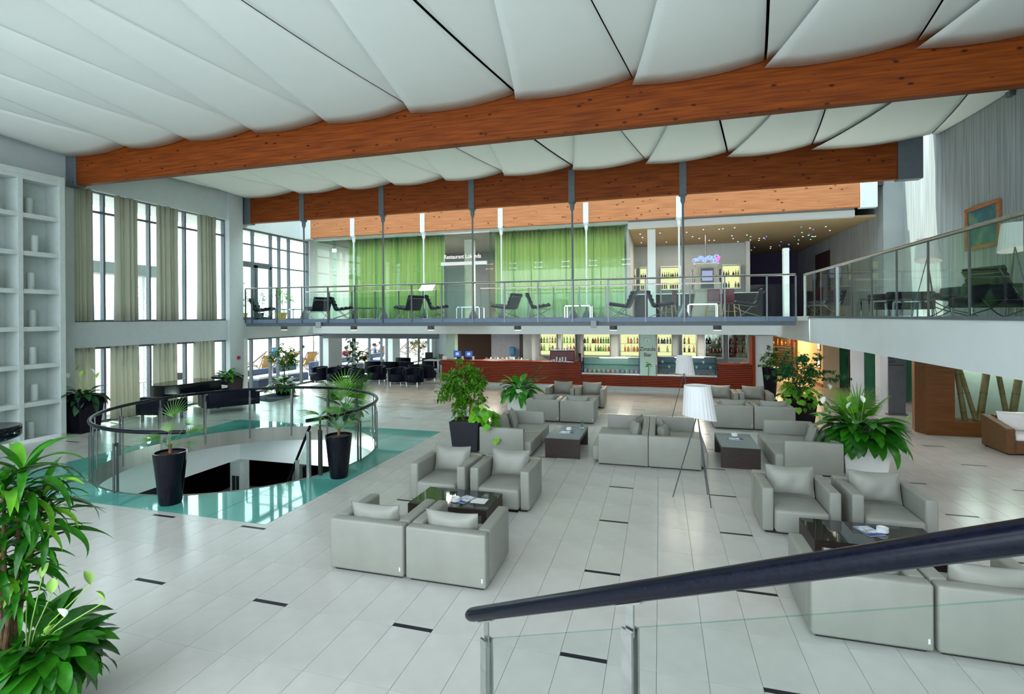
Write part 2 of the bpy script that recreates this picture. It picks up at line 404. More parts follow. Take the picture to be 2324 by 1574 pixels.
# tile lattice measured from the dark inlays
TW, TL, TX0, TY0 = 0.4135, 0.7775, -0.872, 4.49
_tcache = {}
def tile_mesh(w, l):
    k = (round(w, 3), round(l, 3))
    if k not in _tcache:
        _tcache[k] = MB().box(0, w, 0, l, -0.006, 0.0).mesh('floor_tile', M_tile)
    return _tcache[k]
G = 0.0022
cand = []
inl = []
for i in range(math.floor((FX0 - TX0) / TW), math.ceil((FX1 - TX0) / TW)):
    for j in range(-8, 32):
        x0, y0 = TX0 + i * TW, TY0 + j * TL
        x1, y1 = x0 + TW, y0 + TL
        strip = (i % 4 == 0 and j % 2 == 0)
        ins = GX0 - 0.02 < (x0 + x1) / 2 < GX1 + 0.02 and GY0 < (y0 + y1) / 2 < GY1
        if y1 < -2: continue
        parts = [(x0, x1, y0 + (0.052 if strip else 0), y1)]
        # clip against the glass rectangle
        out = []
        for (a, b_, c_, d_) in parts:
            a, b_ = max(a, FX0), min(b_, FX1)
            if b_ <= a: continue
            if b_ <= GX0 or a >= GX1 or d_ <= GY0 or c_ >= GY1: out.append((a, b_, c_, d_)); continue
            if a < GX0: out.append((a, GX0, c_, d_))
            if b_ > GX1: out.append((GX1, b_, c_, d_))
            a2, b2 = max(a, GX0), min(b_, GX1)
            if c_ < GY0: out.append((a2, b2, c_, GY0))
            if d_ > GY1: out.append((a2, b2, GY1, d_))
        for (a, b_, c_, d_) in out:
            if b_ - a < 0.03 or d_ - c_ < 0.03: continue
            px, py, dd = proj(((a + b_) / 2, (c_ + d_) / 2, 0))
            vis = -60 < px < 2384 and 700 < py < 1640
            cand.append((0 if vis else 1, dd if dd > 0 else 99, (a, b_, c_, d_)))
        if strip and not (x1 > GX0 and x0 < GX1 and y0 + 0.05 > GY0 and y0 < GY1) and x0 > FX0 and x1 < FX1:
            px, py, dd = proj((x0, y0, 0))
            if -60 < px < 2384 and 700 < py < 1640 and y0 < 24: inl.append((x0, y0))
cand.sort(key=lambda t: (t[0], t[1]))
for _, _, (a, b_, c_, d_) in cand[:290]:
    inst(tile_mesh(b_ - a - 2 * G, d_ - c_ - 2 * G), fl, (a + G, c_ + G, 0), name='floor_tile')
mb = MB()
for _, _, (a, b_, c_, d_) in cand[290:]: mb.box(a + G, b_ - G, c_ + G, d_ - G, -0.006, 0.0)
tf = mb.build('far_floor_tiling', M_tile, fl); tf['kind'] = 'stuff'
im = MB().box(0, TW - 2 * G, 0, 0.05, -0.006, 0.0005).mesh('dark_inlay_strip', M_inlay)
for (x0, y0) in inl: inst(im, fl, (x0 + G, y0, 0), name='dark_inlay_strip')

# ---- glass floor panes round the stairwell
gf = struct(empty('trim_1', (GX0, GY0, 0)))
gf['label'] = 'teal walk-on glass panes bordering the round stairwell'
def pane_poly(x0, x1, y0, y1, r):
    pts = []
    n = 24
    cs = [(x0, y0), (x1, y0), (x1, y1), (x0, y1)]
    for k in range(4):
        a, b_ = cs[k], cs[(k + 1) % 4]
        for t in range(n): pts.append((a[0] + (b_[0] - a[0]) * t / n, a[1] + (b_[1] - a[1]) * t / n))
    ins = [math.hypot(p[0] - CCX, p[1] - CCY) < r for p in pts]
    if not any(ins): return cs
    if all(ins): return None
    m = len(pts); st = next(i for i in range(m) if ins[i - 1] and not ins[i])
    chain = []
    i = st
    while not ins[i % m] and i < st + m: chain.append(pts[i % m]); i += 1
    a0 = math.atan2(chain[-1][1] - CCY, chain[-1][0] - CCX); a1 = math.atan2(chain[0][1] - CCY, chain[0][0] - CCX)
    da = (a1 - a0 + math.pi) % (2 * math.pi) - math.pi
    arc = [(CCX + r * math.cos(a0 + da * t / 10), CCY + r * math.sin(a0 + da * t / 10)) for t in range(0, 11)]
    keep = [chain[0]] + [p for q, p in enumerate(chain[1:-1]) if (q + 1) % 1 == 0] + [chain[-1]]
    return keep + arc
NXP, NYP = 6, 6
for a in range(NXP):
    for b_ in range(NYP):
        x0 = GX0 + (GX1 - GX0) * a / NXP; x1 = GX0 + (GX1 - GX0) * (a + 1) / NXP
        y0 = GY0 + (GY1 - GY0) * b_ / NYP; y1 = GY0 + (GY1 - GY0) * (b_ + 1) / NYP
        pl = pane_poly(x0 + .006, x1 - .006, y0 + .006, y1 - .006, CR_ + 0.02)
        if pl and len(pl) >= 4:
            MB().prism([(p[0] - GX0, p[1] - GY0) for p in pl], -0.03, 0.001).build('glass_pane', M_teal, gf)
# steel rim and white shaft below
n = 72
mb = MB()
mb.lathe([(CR_ + 0.02, -0.36), (CR_ + 0.02, 0.004), (CR_ - 0.012, 0.012), (CR_ - 0.012, -0.36)], n, (CCX, CCY, 0), caps=False)
struct(mb.build('trim_2', mat('rim_steel', (.30, .29, .27), .38, .7, var=.12, nscale=4, stretch=(1, 1, .1)), smooth=True))['label'] = 'brushed steel ring lining the round stairwell opening'
SH = -1.17
struct(MB().box(GX0 - 0.1, GX0, GY0, GY1, SH, -0.031).box(GX0, GX1, GY1, GY1 + 0.1, SH, -0.031)
       .box(GX1, GX1 + 0.1, GY0, GY1, SH, -0.031).box(GX0, GX1, GY0 - 0.1, GY0, SH, -0.031).build('wall_shaft', M_white))
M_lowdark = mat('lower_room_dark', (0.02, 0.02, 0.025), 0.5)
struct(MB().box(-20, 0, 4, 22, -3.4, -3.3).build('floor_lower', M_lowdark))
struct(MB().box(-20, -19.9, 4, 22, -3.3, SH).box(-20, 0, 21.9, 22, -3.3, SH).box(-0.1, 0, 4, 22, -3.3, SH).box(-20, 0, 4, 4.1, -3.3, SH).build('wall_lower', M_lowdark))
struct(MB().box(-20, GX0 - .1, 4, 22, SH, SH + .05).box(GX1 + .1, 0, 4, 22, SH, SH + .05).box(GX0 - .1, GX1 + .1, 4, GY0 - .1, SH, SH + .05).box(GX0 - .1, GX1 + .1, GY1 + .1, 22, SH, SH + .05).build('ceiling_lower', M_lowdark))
pier = empty('lower_pier', (GX0 + 0.05, GY1 - 0.05, -3.3)); tag(pier, 'pale square pier with dark speaker panels below the stairwell', 'pier')
B('shaft', M_shelf, (-0.05, 0.30, -0.30, 0.05, 0, 2.13), pier)
B('speaker_panel', M_blackmatte, (0.03, 0.14, -0.315, -0.301, 1.0, 1.75), pier)
B('speaker_panel', M_blackmatte, (0.17, 0.27, -0.315, -0.301, 1.0, 1.75), pier)
for (x, y, z) in ((-7.3, 6.5, -.40), (-10.8, 6.9, -.40), (-5.9, 10.0, -.4), (-8.8, 12.0, -.6)):
    la = bpy.data.lights.new('stairwell_lamp', 'POINT'); la.energy = 26; la.color = (.88, 1.0, .96); la.shadow_soft_size = .10
    lo = bpy.data.objects.new('stairwell_lamp', la); link(lo); lo.location = (x, y, z)
# flight of stairs going down
sf = empty('cellar_stair', (-7.4, 6.95, 0)); tag(sf, 'dark stair flight descending through the round opening', 'stair')
sdir = Vector((-0.35, 0.94, 0)).normalized(); sperp = Vector((0.94, 0.35, 0))
for k in range(12):
    p = sdir * (0.28 * k + 0.1)
    z = -0.18 * (k + 1)
    MB().bar(p - sperp * 0.7 + Vector((0, 0, z)), p + sperp * 0.7 + Vector((0, 0, z)), 0.27, 0.05).build('tread', M_darksteel, sf)
hr0 = PZ(703, 968, 0.98); hr1 = PY(652, 1095, hr0.y + 2.2)
off = Vector((-7.4, 6.95, 0))
MB().tube([hr0 - off, hr1 - off], 0.028, 8).build('handrail', M_blackwood, sf, smooth=True)
for t in (0.04, 0.5):
    p = hr0.lerp(hr1, t) - off
    MB().box(p.x - .03, p.x + .03, p.y - .03, p.y + .03, p.z - 1.0, p.z - .03).build('post', M_steel, sf)
MB().add([hr0 - off + Vector((0, 0, -.12)), hr1 - off + Vector((0, 0, -.12)), hr1 - off + Vector((0, 0, -.9)), hr0 - off + Vector((0, 0, -.9))], [(0, 1, 2, 3)]).build('glass_panel', M_glassg, sf)
for (tx, ty) in ((-13.2, 13.6), (-11.2, 14.2), (-9.4, 14.0), (-14.6, 12.2)):
    t = empty('dining_table', (tx, ty, -3.3)); tag(t, 'cloth covered dining table in the dark restaurant below the stairwell', 'table', 'tables in the cellar restaurant')
    B('tabletop', M_grey, (-.45, .45, -.45, .45, .70, .74), t); B('tablecloth', M_grey, (-.452, .452, -.452, .452, .35, .70), t); MB().cyl((0, 0, 0), (0, 0, .36), .05).build('pedestal', M_darksteel, t)

# ---- walls
struct(MB().box(XL - .3, XL, -8, 10.38, -.3, 8.6)                      # behind the shelves
       .box(XL - .3, XL, 10.38, 15.62, 6.72, 8.6).box(XL - .3, XL, 10.38, 15.62, 2.20, 2.925)
       .box(XL - .3, XL + .12, 15.62, 16.28, -.3, 8.6)
       .box(XL - .3, XL, 16.28, 20.4, 6.55, 8.6).box(XL - .3, XL, 16.28, 20.4, 2.2, 2.93)
       .box(XL - .3, XL, 20.4, 34.3, 2.2, 8.6).build('wall_left', M_wallL))
B('baseboard_left', M_white, (-14.81, -14.78, 4, 9.62, 0.0, 0.09)); struct(bpy.data.objects['baseboard_left'])
struct(MB().box(XR, XR + .3, -8, 16.9, ZG, 8.6).box(XR, XR + .3, 19.95, 34, ZG, 8.6).box(XR + .55, XR + .75, 16.6, 20.3, ZG, 9.4)
       .box(XR + .3, XR + .75, 16.6, 16.9, ZG, 9.4).box(XR + .3, XR + .75, 19.95, 20.3, ZG, 9.4).build('wall_right', M_paper))
struct(MB().box(XL - .3, FX1, 34, 34.3, -.3, 8.6).build('wall_back', M_grey))
struct(MB().box(FX1, FX1 + .3, -8, 34, -.3, ZG).build('wall_right_lower', M_white))
# hall front behind the viewer: tall window wall
struct(MB().box(XL - .3, FX1, -8.3, -8, -.3, .5).box(XL - .3, FX1, -8.3, -8, 7.6, 8.6).box(XL - .3, XL + .3, -8.3, -8, .5, 7.6).box(XR, FX1, -8.3, -8, .5, 7.6)
       .box(-8.2, -7.9, -8.3, -8, .5, 7.6).box(-.3, 0, -8.3, -8, .5, 7.6).build('wall_front', M_white))
# roof with a glazed strip between the second and third beam
struct(MB().box(XL - 1.6, XR + .3, -.8, 16.75, 8.6, 8.8).box(XL - 1.6, XR + .3, -8.3, -7.6, 8.6, 8.8)
       .box(XL - 1.6, XL + .8, -7.6, -.8, 8.6, 8.8).box(XR - .8, XR + .3, -7.6, -.8, 8.6, 8.8).box(-9.2, -8.4, -7.6, -.8, 8.6, 8.8).box(-.8, 0, -7.6, -.8, 8.6, 8.8).box(XL - 1.6, XR + .3, 19.95, 34.3, 8.6, 8.8).build('ceiling', M_roof))  # unseen roof openings behind the viewer, added to brighten the hall
sk = struct(empty('window_7', (0, 18.3, 8.65))); sk['label'] = 'roof glazing strip above the footbridge'
for k in range(8):
    x0 = XL + k * 2.92
    B('pane', M_glassw, (x0 + .04, x0 + 2.88, -1.5, 1.6, 0, .02), sk)
    B('mullion', M_steelwhite, (x0 - .03, x0 + .03, -1.55, 1.65, -.08, .06), sk)
# upper storey slab: restaurant behind, gallery on the right
YF = 20.6                                            # front edge of the restaurant floor
struct(MB().box(XL, 4.08, YF, 34, 2.27, ZG - .01).build('floor_restaurant', M_white))
struct(MB().box(4.08, FX1, -8, 34, 2.21, ZG - .01).build('floor_gallery', M_white))
struct(MB().box(4.14, XR, -8, 20.5, ZG - .01, ZG).build('floor_gallery_finish', M_tile))
struct(MB().box(XL, XR, YF + .05, 34, ZG - .01, ZG).build('floor_restaurant_finish', M_tile))
struct(MB().box(4.06, 4.14, -8, 17.0, ZG - .02, ZG + .03).build('trim_3', M_steelgrey))
bpy.data.objects['trim_3']['label'] = 'grey kerb strip along the gallery edge'
# soffit below the beams over lounge, dark lintel
struct(MB().box(XL, -9.6, 21.3, 21.5, 2.02, 2.27).build('trim_4', M_steelgrey))

# ---- beams
def bolts(par, x, ys, zs, y, r=.02, m=M_steel):
    for xx in ys:
        for z in zs: MB().cyl((xx, y, z), (xx, y - .02, z), r, n=8).build('bolt', m, par)
def beam(label, x0, x1, y0, y1, z0, z1, m, mb_, bx0, bx1):
    e = empty('timber_beam', (0, y0, 0)); tag(e, label, 'beam')
    MB().box(x0, x1, 0, y1 - y0, z0, z1).build('timber', m, e, bevel=.012, seg=1)
    for (a, b_) in ((bx0, x0), (x1, bx1)):
        if b_ - a > .05:
            br = MB().box(a, b_ + (.02 if a == bx0 else 0), -.03, y1 - y0 + .03, z0 - .035, z1 + .02).build('end_bracket', mb_, e, bevel=.01, seg=1)
            for xx in (a + .1, b_ - .07):
                for z in (z0 + .08, z0 + .18): MB().cyl((xx, -.028, z), (xx, -.05, z), .02, n=8).build('bolt', mb_, br)
    return e
beam('long timber beam nearest the stair, spanning the hall below the fabric ceiling', -15.25, 11, 10.2, 10.42, 6.67, 7.70, M_beam, M_steelgrey, XL, 11)
beam('timber beam with grey steel straps carrying the front of the footbridge', -15.25, 6.27, 16.4, 16.62, 6.69, 7.95, M_beam, M_steelgrey, XL, 6.85)
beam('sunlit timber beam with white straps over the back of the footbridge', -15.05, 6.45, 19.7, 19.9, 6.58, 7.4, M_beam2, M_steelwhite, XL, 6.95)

struct(MB().box(XL, XR, 16.46, 16.6, 7.9, 8.6).box(XL, XR, 19.9, 20.1, 7.3, 8.6).box(XL, XR, 3.9, 4.1, 7.4, 8.6).build('light_block_boards', M_roof))  # unseen boards above the beams, added to block skylight through sail gaps
# ---- fabric sails
def sail(mesh_name, fn, label, group):
    o = MB().sheet(fn, 10, 14, (0, 0, -0.006)).build(mesh_name, M_sail, smooth='all'); tag(o, label, 'fabric sail', group); return o
bay1 = [-15.45, -13.17, -11.21, -9.24, -7.25, -5.17, -2.81, -.48, 1.83, 4.15, 6.4, 7.15]
bay2 = [-15.45, -12.95, -10.85, -8.95, -7.0, -4.93, -2.66, -.40, 1.93, 4.15, 7.0]
def make_bay(nodes, yf, yn, zl, zr, zn, la, lb, ga, gb):
    XMAX = XR - .02
    def GAP(x): return .085 * math.exp(-((x + 2.9) / 3.6) ** 2) + (.03 if x > 0 else -.03)
    for k in range(len(nodes) - 1):
        xa, xb = nodes[k], nodes[k + 1]; mid = (xa + xb) / 2
        def lower(u, v, xa=xa, xb=xb, mid=mid):
            # v 0 = far beam, 1 = near beam
            wl = xa + (mid - .12 - xa) * (v ** 0.9); wr = xb + (mid + .12 - xb) * (v ** 1.05)
            x = wl + (wr - wl) * u
            za = zl + (zn - zl) * v; zb = zr + (zn - zr) * v
            z = za + (zb - za) * u - .10 * 4 * u * (1 - u) * (1 - .6 * v) - .10 * math.sin(math.pi * v)
            if k == 0: z -= 0.0
            return (x, yf + (yn - yf) * v, z)
        sail('fabric_sail', lower, la, ga)
    for k in range(len(nodes)):
        x = nodes[k]
        ml = (nodes[k - 1] + x) / 2 if k > 0 else x
        mr = (nodes[k + 1] + x) / 2 if k + 1 < len(nodes) else x
        if mr - ml < .3: continue
        pm = (nodes[k - 1] + x) / 2 if k > 0 else x - .5; nm = (nodes[k + 1] + x) / 2 if k + 1 < len(nodes) else x + .5
        def upper(u, v, x=x, pm=pm, nm=nm):
            # v 0 = far apex, 1 = near edge; left edge level with the neighbour, right edge tucked above the next sail
            l = x + (pm + .12 - x) * (v ** 1.05) + GAP(x); r_ = x + .22 + (nm - .12 - x) * (v ** .9)
            zle = zr + (zn - zr) * v - .10 * math.sin(math.pi * v); zri = zl + (zn - zl) * v - .10 * math.sin(math.pi * v) + .14
            xx = min(max(l + (r_ - l) * u, XL + .15), XMAX); 
            z = zle + (zri - zle) * u - .10 * 4 * u * (1 - u) * v
            return (xx, yf + (yn - yf) * v, z)
        sail('fabric_sail', upper, lb, gb)
make_bay(bay1, 10.155, 4.0, 7.43, 7.56, 7.72, 'white tapering fabric sail with its broad end against the long timber beam', 'white fabric sail tucked above its neighbours, narrowing towards the long timber beam', 'broad sails over the front bay', 'upper sails over the front bay')
make_bay(bay2, 16.355, 10.46, 7.66, 7.80, 7.75, 'white tapering fabric sail with its broad end against the beam with grey straps', 'white fabric sail tucked above its neighbours, narrowing towards the beam with grey straps', 'broad sails over the second bay', 'upper sails over the second bay')

# ---- left window bay: frames, panes, curtains
def window(name, label, y0, y1, z0, z1, vs_, hs, x=XL - .16, m=M_steelgrey, w=.06, door=None):
    e = struct(empty(name, (x, y0, z0))); e['label'] = label
    ys = [0] + [v - y0 for v in vs_] + [y1 - y0]
    zs = [0] + [h - z0 for h in hs] + [z1 - z0]
    B('window_frame', m, (-.06, .06, 0, y1 - y0, 0, w), e); B('window_frame', m, (-.06, .06, 0, y1 - y0, z1 - z0 - w, z1 - z0), e)
    for y in ys: B('mullion', m, (-.07, .07, y - w / 2, y + w / 2, 0, z1 - z0), e)
    for z in zs[1:-1]: B('transom', m, (-.055, .055, 0, y1 - y0, z - w / 2, z + w / 2), e)
    for a, b_ in zip(ys[:-1], ys[1:]):
        for c_, d_ in zip(zs[:-1], zs[1:]):
            B('pane', M_glassw, (-.006, .006, a + w / 2, b_ - w / 2, c_ + w / 2, d_ - w / 2), e)
    return e
window('window_1', 'tall upper window behind four linen curtains', 10.38, 15.62, 2.925, 6.72, [11.25, 12.66, 13.95, 15.1], [6.12])
window('window_2', 'lower window below the white band behind four linen curtains', 10.38, 15.62, 0.0, 2.2, [11.25, 12.66, 13.95, 15.1], [])
window('window_3', 'upper glazing with dark door at the footbridge end', 16.28, 20.4, 2.93, 6.55, [17.05, 18.05, 18.55, 19.15], [5.15, 5.95])
window('window_4', 'terrace glazing beside the tree in the pot', 16.5, 21.4, 0.0, 2.2, [16.95, 18.0, 18.45, 19.95], [])
window('window_5', 'terrace glazing behind the tub chairs', 22.5, 27.6, 0.0, 2.2, [24.2, 25.7, 27.0], [])
window('window_6', 'far terrace glazing by the bar', 28.5, 33.4, 0.0, 2.2, [30.3, 31.9], [])
struct(MB().box(XL - .3, XL + .25, 21.4, 22.5, -.3, 2.2).box(XL - .3, XL + .25, 27.6, 28.5, -.3, 2.2).box(XL - .3, XL + .1, 33.4, 34, -.3, 2.2).build('wall_left_piers', M_white))
struct(MB().box(XL - .3, XL + .1, 16.28, 16.5, -.3, 2.2).build('trim_5', M_white))
dr = struct(empty('door_1', (XL - .05, 16.32, ZG))); dr['label'] = 'dark framed glass door onto the terrace'
for (a, b_) in ((0, .74), (.76, 1.62)):
    l = MB().box(-.04, .04, a, a + .1, 0, 2.2).box(-.04, .04, b_ - .1, b_, 0, 2.2).box(-.04, .04, a, b_, 2.1, 2.2).box(-.04, .04, a, b_, 0, .12).build('leaf_frame', M_steelgrey, dr)
    B('pane', M_glassw, (-.008, .008, a + .1, b_ - .1, .12, 2.1), dr)
B('head', M_steelgrey, (-.05, .05, -.02, 1.66, 2.2, 2.32), dr)

def curtain(name, label, y0, y1, z0, z1, folds, x=XL - .02, m=M_curtain, group=None, along='y', amp=.05, taper=0.0, seed=0):
    rnd = random.Random(seed); ph = [rnd.uniform(-.6, .6) for _ in range(folds + 2)]
    wv = [rnd.uniform(.7, 1.25) for _ in range(folds + 2)]
    nu = folds * 8
    def fn(u, v):
        k = u * folds; i = int(k)
        s_ = (2 * abs(math.sin(math.pi * k)) ** .8 - 1) * amp * wv[min(i, folds)] * (.6 + .4 * v) * (1 if along == 'y' else -1)
        s_ += math.sin(2 * math.pi * k * .37 + seed) * amp * .5
        c_ = (y0 + y1) / 2; w = (y1 - y0) * (1 - taper * math.sin(math.pi * min(1, v * 1.1)) * .5)
        t = c_ + (u - .5) * w
        z = z1 + (z0 - z1) * v
        return (x + s_, t, z) if along == 'y' else (t, x + s_, z)
    o = MB().sheet(fn, nu, 6, (.004, 0, 0) if along == 'y' else (0, .004, 0)).build(name, m, smooth='all')
    tag(o, label, 'curtain', group); return o
cy_up = [(10.36, 10.93), (11.506, 12.239), (12.828, 13.607), (14.407, 15.122)]
cy_lo = [(10.30, 10.92), (11.406, 12.215), (12.771, 13.563), (14.25, 15.089)]
wh = ['next to the bookshelf', 'second from the bookshelf', 'third from the bookshelf', 'next to the corner column']
for k in range(4):
    curtain('linen_curtain', 'upper beige linen curtain, ' + wh[k], *cy_up[k], 2.95, 6.70, 5, seed=k, taper=.06, amp=.09)
    curtain('linen_curtain', 'lower beige linen curtain below the white band, ' + wh[k], *cy_lo[k], 0.03, 2.20, 5, x=XL - .03, seed=k + 9, amp=.085)
struct(MB().box(XL - .06, XL + .01, 10.38, 15.62, 6.69, 6.72).build('trim_6', M_steelwhite))

# ---- white cubby shelf wall
sh = empty('bookshelf', (-15.3, 9.62, 0)); tag(sh, 'tall white built-in cubby shelf with candles by the tall windows', 'bookshelf')
B('back_panel', M_shelf, (-.02, .0, -6.0, 0, 0, 6.64), sh)
zs = [0.0 + .925 * k for k in range(8)]
cols = [9.62 - .10 - .84 * k for k in range(8)]
for k, z in enumerate(zs): B('shelf_board', M_shelf, (0, .50, -6.0, 0, max(0, z - .055), z + .055), sh)
B('end_panel', M_shelf, (0, .52, -.12, 0, 0, 6.66), sh)
B('top_frieze', M_shelf, (0, .515, -6.0, -.121, 6.531, 6.66), sh)
for k in range(1, 7): B('divider', M_shelf, (0, .51, -.12 - .84 * k - .05, -.12 - .84 * k + .05, 0, 6.6), sh)
cdl = MB().lathe([(.075, 0), (.08, .01), (.08, .40), (.07, .42), (.012, .405)], 16).mesh('white_candle', M_shelf, smooth=True)
for r_ in range(7):
    for c_ in range(2):
        o = bpy.data.objects.new('white_candle', cdl); link(o)
        o.location = (-15.08 + .05 * ((r_ * 7 + c_) % 3), 9.62 - .12 - .84 * c_ - .50 + .06 * ((r_ + c_) % 2), zs[r_] + .056)
        tag(o, 'thick white pillar candle standing in a cubby of the white shelf', 'candle', 'pillar candles in the white cubby shelf')

# ---- footbridge
br = empty('footbridge', (0, 16.4, ZG)); tag(br, 'slim grey steel footbridge hung from the beams', 'footbridge')
MB().box(XL + .12, 4.06, .02, 3.3, -.10, 0).build('deck', M_tile, br)
MB().box(XL + .12, 3.75, 0, .12, -.24, -.115).build('edge_beam', M_steelgrey, br)
MB().box(XL + .12, 3.75, -.03, .06, -.115, .02).build('edge_beam', mat('blue_grey_steel', (0.16, 0.22, 0.33), .4), br)
MB().box(XL + .12, 3.75, 3.2, 3.32, -.24, .02).build('edge_beam', M_steelgrey, br)
MB().box(-9.2, -6.9, 3.3, YF - 16.4, -.10, 0).build('landing', M_tile, br)
B('soffit', M_white, (XL + .12, 3.75, .12, 3.2, -.14, -.101), br)
rodx = [-12.88, -9.53, -6.11, -2.69, .70]
def railing(name, label, xs, y, z0, gap=None):
    e = empty(name, (0, y, z0)); tag(e, label, 'railing')
    MB().tube([(xs[0], 0, 1.22), (xs[-1], 0, 1.22)], .03, 8).build('handrail', M_steel, e, smooth=True)
    for x in xs: MB().box(x - .022, x + .022, -.02, .02, -.12, 1.19).build('post', M_darksteel, e)
    for a, b_ in zip(xs[:-1], xs[1:]):
        B('glass_panel', M_glass, (a + .04, b_ - .04, -.006, .006, .03, .95), e)
    return e
railing('bridge_railing', 'steel and glass railing along the front of the footbridge', [XL + .14] + [-12.88 + 1.1333 * k for k in range(-2, 15)] + [3.74], 16.36, ZG)
railing('bridge_railing', 'steel and glass railing at the back of the footbridge left of the restaurant landing', [-15.3] + [-12.88 + 1.1333 * k for k in range(-1, 4)] + [-8.9], 19.62, ZG)
railing('bridge_railing', 'steel and glass railing at the back of the footbridge right of the restaurant landing', [-6.95 + 1.0 * k for k in range(0, 9)] + [2.1], 19.62, ZG)
for kind, y, ms, lab in (('front', 16.4, M_steelgrey, 'grey strap and thin rod hanging the footbridge front from the beam'), ('back', 19.7, M_steelwhite, 'white strap and rod hanging the footbridge back from the sunlit beam')):
    for x in rodx:
        e = empty('hanger_rod', (x, y, ZG)); tag(e, lab, 'hanger', kind + ' hangers of the footbridge')
        zb = 3.76 if kind == 'front' else 3.65
        B('strap', ms, (-.10, .10, -.03, -.002, zb - .02, 4.75 if kind == 'front' else 4.4), e)
        MB().lathe([(.03, zb - .32), (.07, zb - .22), (.075, zb - .08), (.12, zb - .06), (.12, zb - .02)], 12, (0, .1, 0)).build('clevis', ms, e, smooth=True)
        MB().cyl((0, .1, .3), (0, .1, zb - .3), .032, n=8).build('rod', M_steelgrey if kind == 'front' else M_steelwhite, e, smooth=True)
        MB().lathe([(.16, 0), (.15, .12), (.06, .28), (.035, .42)], 12, (0, .1, 0)).build('foot', M_steelgrey, e, smooth=True)
# downlights and speakers below the bridge
for px in (645, 803, 978, 1175, 1392, 1628):
    p = PY(px, 748, 18.0)
    la = bpy.data.lights.new('downlight_lamp', 'SPOT'); la.energy = 50; la.spot_size = 1.9; la.spot_blend = .6; la.color = (1, .86, .66); la.shadow_soft_size = .1
    lo = bpy.data.objects.new('downlight_lamp', la); link(lo); lo.location = (p.x, 18.0, 2.46)
    e = empty('downlight', (p.x, 18.0, 2.50)); tag(e, 'grey cylinder downlight under the footbridge', 'downlight', 'downlights under the footbridge')
    MB().lathe([(.13, 0.02), (.13, .29)], 16).build('housing', M_steelgrey, e, smooth=True)
    MB().lathe([(.11, 0.0), (.125, .03)], 16).build('lens', emis('downlight_lens', (1.0, .78, .45), 1.6) if 'downlight_lens' not in MATS else MATS['downlight_lens'], e)
for px, py, r_ in ((721, 735, .5), (1347, 735, .1)):
    p = PY(px, py, 16.2)
    e = MB().box(-.09, .09, -.09, .09, -.11, .11).build('wall_speaker', M_grey, bevel=.015, loc=(p.x, 16.24, 2.74), rz=r_)
    tag(e, 'small grey loudspeaker on the footbridge edge ' + ('near the corner column' if px < 1000 else 'above the drinks display'), 'loudspeaker')

# ---- gallery glass balustrade on the right
gb = empty('gallery_balustrade', (4.10, 0, ZG)); tag(gb, 'frameless green glass balustrade with steel handrail along the gallery', 'railing')
MB().tube([(0, -3, 1.24), (0, 16.9, 1.24)], .032, 10).build('handrail', M_steel, gb, smooth=True)
ysj = [16.9, 15.9] + [10.80 + 1.13 * k for k in range(4, -13, -1)]
for a, b_ in zip(ysj[:-1], ysj[1:]):
    B('glass_panel', M_glassgal, (-.008, .008, b_ + .012, a - .012, -.02, 1.21), gb)
for y in ysj: B('joint_clamp', M_darksteel, (-.014, .014, y - .012, y + .012, -.02, 1.21), gb)
B('end_post', M_steel, (-.03, .03, 14.0, 14.06, 0, 1.21), gb)
B('end_post', M_steel, (-.03, .03, 16.87, 16.93, 0, 1.21), gb)

# ---- round stairwell railing
rl = empty('stairwell_railing', (CCX, CCY, 0)); tag(rl, 'round glass railing with dark timber handrail encircling the stairwell', 'railing')
pa = PZ(437, 972, 1.08); pb = PZ(697, 955, 1.08)
A0 = math.atan2(pa.y - CCY, pa.x - CCX); A1 = math.atan2(pb.y - CCY, pb.x - CCX)
if A0 < 0: A0 += 2 * math.pi
if A1 < 0: A1 += 2 * math.pi
# rail runs the long way round from A1 (right end) counter-clockwise to A0 (left end)
span = (A0 - A1) % (2 * math.pi)
RR = CR_ + .02
def cp(a, r, z): return (r * math.cos(a), r * math.sin(a), z)
MB().tube([cp(A1 + span * t / 80, RR, 1.08) for t in range(81)], .035, 10).build('handrail', M_blackwood, rl, smooth=True)
NP = 14
pang = [A1 + .10 + (span - .2) * t / NP for t in range(NP + 1)]
for a in pang:
    d = Vector((math.cos(a), math.sin(a), 0)); tgt = Vector((-d.y, d.x, 0))
    p = MB()
    c0 = d * RR
    p.bar(c0 + d * .030 + Vector((0, 0, -.25)), c0 + d * .030 + Vector((0, 0, .86)), .05, .016, up=tuple(d))
    p.bar(c0 - d * .030 + Vector((0, 0, -.25)), c0 - d * .030 + Vector((0, 0, .86)), .05, .016, up=tuple(d))
    p.bar(c0 + Vector((0, 0, .80)), c0 + Vector((0, 0, 1.06)), .036, .014, up=tuple(d))
    p.build('post', M_darksteel, rl)
for a, b_ in zip(pang[:-1], pang[1:]):
    MB().grid(lambda u, v: cp(a + .008 + (b_ - a - .016) * u, RR + .006, -.1 + .93 * v), 6, 1).build('glass_panel', M_glassg, rl, smooth='all')
